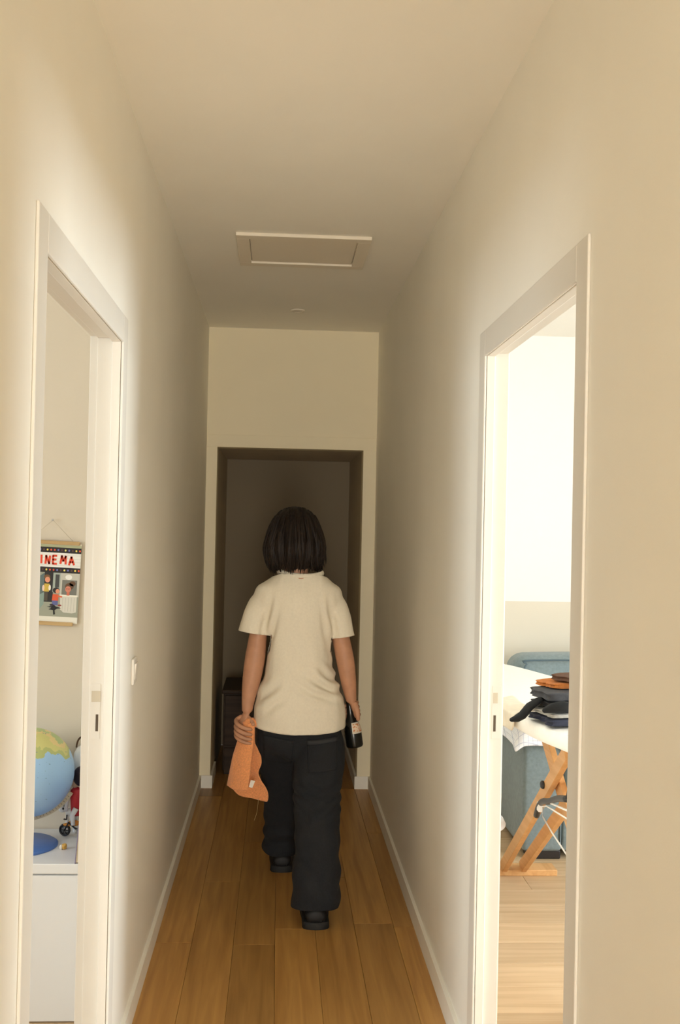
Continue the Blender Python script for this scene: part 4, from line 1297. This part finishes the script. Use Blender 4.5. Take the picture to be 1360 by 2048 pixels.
# ================================================================== things in the hands
TERRY = mat('orange_terry', (.82, .33, .125, 1), .95, 180, .14, .6, 420, sheen=.3)
tw = empty('orange_towel', (-.115, 4.372, .44), "orange terry hand towel hanging from the person's left hand", 'towel')
RW = [  # z of front/left/back edge, front right, left fold, back right
    (0.00, (-.083, 4.358, .752), (-.128, 4.374, .748), (-.086, 4.388, .750)),
    (0.08, (-.080, 4.352, .735), (-.137, 4.370, .730), (-.080, 4.388, .732)),
    (0.25, (-.083, 4.346, .680), (-.141, 4.366, .680), (-.080, 4.386, .675)),
    (0.36, (-.086, 4.334, .640), (-.152, 4.364, .640), (-.072, 4.388, .632)),
    (0.55, (-.092, 4.318, .585), (-.166, 4.362, .585), (-.050, 4.398, .575)),
    (0.78, (-.098, 4.305, .525), (-.177, 4.362, .525), (-.042, 4.412, .512)),
    (1.00, (-.102, 4.296, .486), (-.184, 4.362, .484), (-.026, 4.420, .436))]
def towel_fn(u, v):
    for a, b_ in zip(RW[:-1], RW[1:]):
        if a[0] <= v <= b_[0] + 1e-9:
            t = (v - a[0]) / (b_[0] - a[0]); break
    A, B, D = (Vector(a[i]).lerp(Vector(b_[i]), t) for i in (1, 2, 3))
    # front leaf (0..0.45), round left fold, back leaf (0.55..1)
    if u < .45:
        s_ = u / .45
        p = A.lerp(B, s_); p.y -= .010 * math.sin(PI * s_)
        if v > .9: p.z -= .006 * math.sin(PI * s_)
    elif u > .55:
        s_ = (u - .55) / .45
        p = (B + Vector((0, .016 + .024 * v, -.006 * v))).lerp(D, s_); p.y += .010 * math.sin(PI * s_)
        p.z -= .018 * s_ * (1 - s_) * v + .030 * v * v * min(1, s_ * 4)
        if s_ > .5 and v > .3:      # folded-over corner on the right edge
            p.x += .014 * math.sin((v - .3) * 13) * (s_ - .5) * 2
            p.y -= .020 * (s_ - .5) * 2 * math.sin((v - .3) * 4)
    else:
        s_ = (u - .45) / .10
        p = B + Vector((-.008 * math.sin(PI * s_), (.016 + .024 * v) * s_, -.006 * v * s_))
    n_ = .0025 * fbm((p.x, p.y, p.z), 30, 2)
    return (p.x + n_, p.y + n_, p.z + n_ * .5)
cloth('terry_cloth', towel_fn, 40, 36, TERRY, tw, .007)
v, f = tube_vf([(-.120, 4.372, .745), (-.108, 4.374, .752), (-.094, 4.374, .752), (-.084, 4.372, .742)], [.014, .018, .019, .015], 12, round_end=True)
mk('gathered_top', v, f, TERRY, tw, True)
o = mk('care_tag', [(-.092, 4.322, .522), (-.074, 4.320, .518), (-.085, 4.318, .490), (-.099, 4.320, .494), (-.092, 4.3205, .522), (-.074, 4.3185, .518), (-.085, 4.3165, .490), (-.099, 4.3185, .494)],
       [(0, 1, 2, 3), (7, 6, 5, 4), (0, 4, 5, 1), (1, 5, 6, 2), (2, 6, 7, 3), (3, 7, 4, 0)], mat('care_label', (.78, .74, .66, 1), .7), tw)
tube('loose_thread', [(-.060, 4.400, .425), (-.062, 4.398, .395), (-.066, 4.396, .365), (-.075, 4.395, .335)], .0008, mat('thread', (.42, .30, .16, 1), .9), tw, n=5, per=4)

GLASS = mat('dark_bottle_glass', (.006, .006, .005, 1), .22, spec=.5)
B0 = Vector((.3445, 4.425, .640)); BA = Vector((-.030, .006, .197)).normalized()
bt = empty('dark_bottle', B0, "dark glass bottle held by the neck in the person's right hand", 'bottle')
bprof = [(.020, .004), (.031, 0), (.0350, .004), (.0362, .010), (.0362, .052), (.0350, .070), (.0310, .092), (.0245, .113), (.0180, .130), (.0152, .142), (.0140, .175), (.0135, .200), (.0152, .201), (.0152, .212), (.012, .214)]
lathe('glass', bprof, B0, GLASS, bt, n=40, axis=BA)
lathe('cap', [(.0158, .206), (.0160, .217), (.0135, .2195)], B0, mat('cap_black', (.02, .02, .02, 1), .4), bt, n=24, axis=BA)
u_ = (Vector((1, 0, 0)) - BA * BA.x).normalized(); v_ = BA.cross(u_)   # v_ is about +y
def label_mat():
    m = bpy.data.materials.new('bottle_label'); m.use_nodes = True
    nt = m.node_tree; b = nt.nodes['Principled BSDF']; b.inputs['Roughness'].default_value = .6
    tc = nt.nodes.new('ShaderNodeTexCoord'); n = nt.nodes.new('ShaderNodeTexNoise'); n.inputs['Scale'].default_value = 170
    nt.links.new(tc.outputs['Object'], n.inputs['Vector'])
    r = nt.nodes.new('ShaderNodeValToRGB'); r.color_ramp.interpolation = 'CONSTANT'
    r.color_ramp.elements[0].color = (.74, .60, .46, 1); r.color_ramp.elements[1].position = .54; r.color_ramp.elements[1].color = (.60, .20, .06, 1)
    nt.links.new(n.outputs['Fac'], r.inputs['Fac']); nt.links.new(r.outputs['Color'], b.inputs['Base Color'])
    return m
def brad(h):
    for (ra, ha), (rb, hb) in zip(bprof[4:-4], bprof[5:-3]):
        if ha <= h <= hb: return ra + (rb - ra) * (h - ha) / (hb - ha)
    return .0362
def label_patch(name, h0, h1, a0, a1, off, m, parent):
    V = []
    for i in range(9):
        for j in range(15):
            h = lerp(h0, h1, i / 8); a_ = math.radians(lerp(a0, a1, j / 14))
            V.append(B0 + BA * h + (-v_ * math.cos(a_) + u_ * math.sin(a_)) * (brad(h) + off))
    Fc = [(i * 15 + j, i * 15 + j + 1, (i + 1) * 15 + j + 1, (i + 1) * 15 + j) for i in range(8) for j in range(14)]
    o = mk(name, V, Fc, m, parent, True)
    md = o.modifiers.new('t', 'SOLIDIFY'); md.thickness = .0006; md.offset = 1
    return o
lbp = label_patch('label', .060, .106, -8, 95, .0008, mat('label_border', (.76, .70, .60, 1), .6), bt)
label_patch('label_print', .065, .101, 0, 88, .0016, label_mat(), lbp)
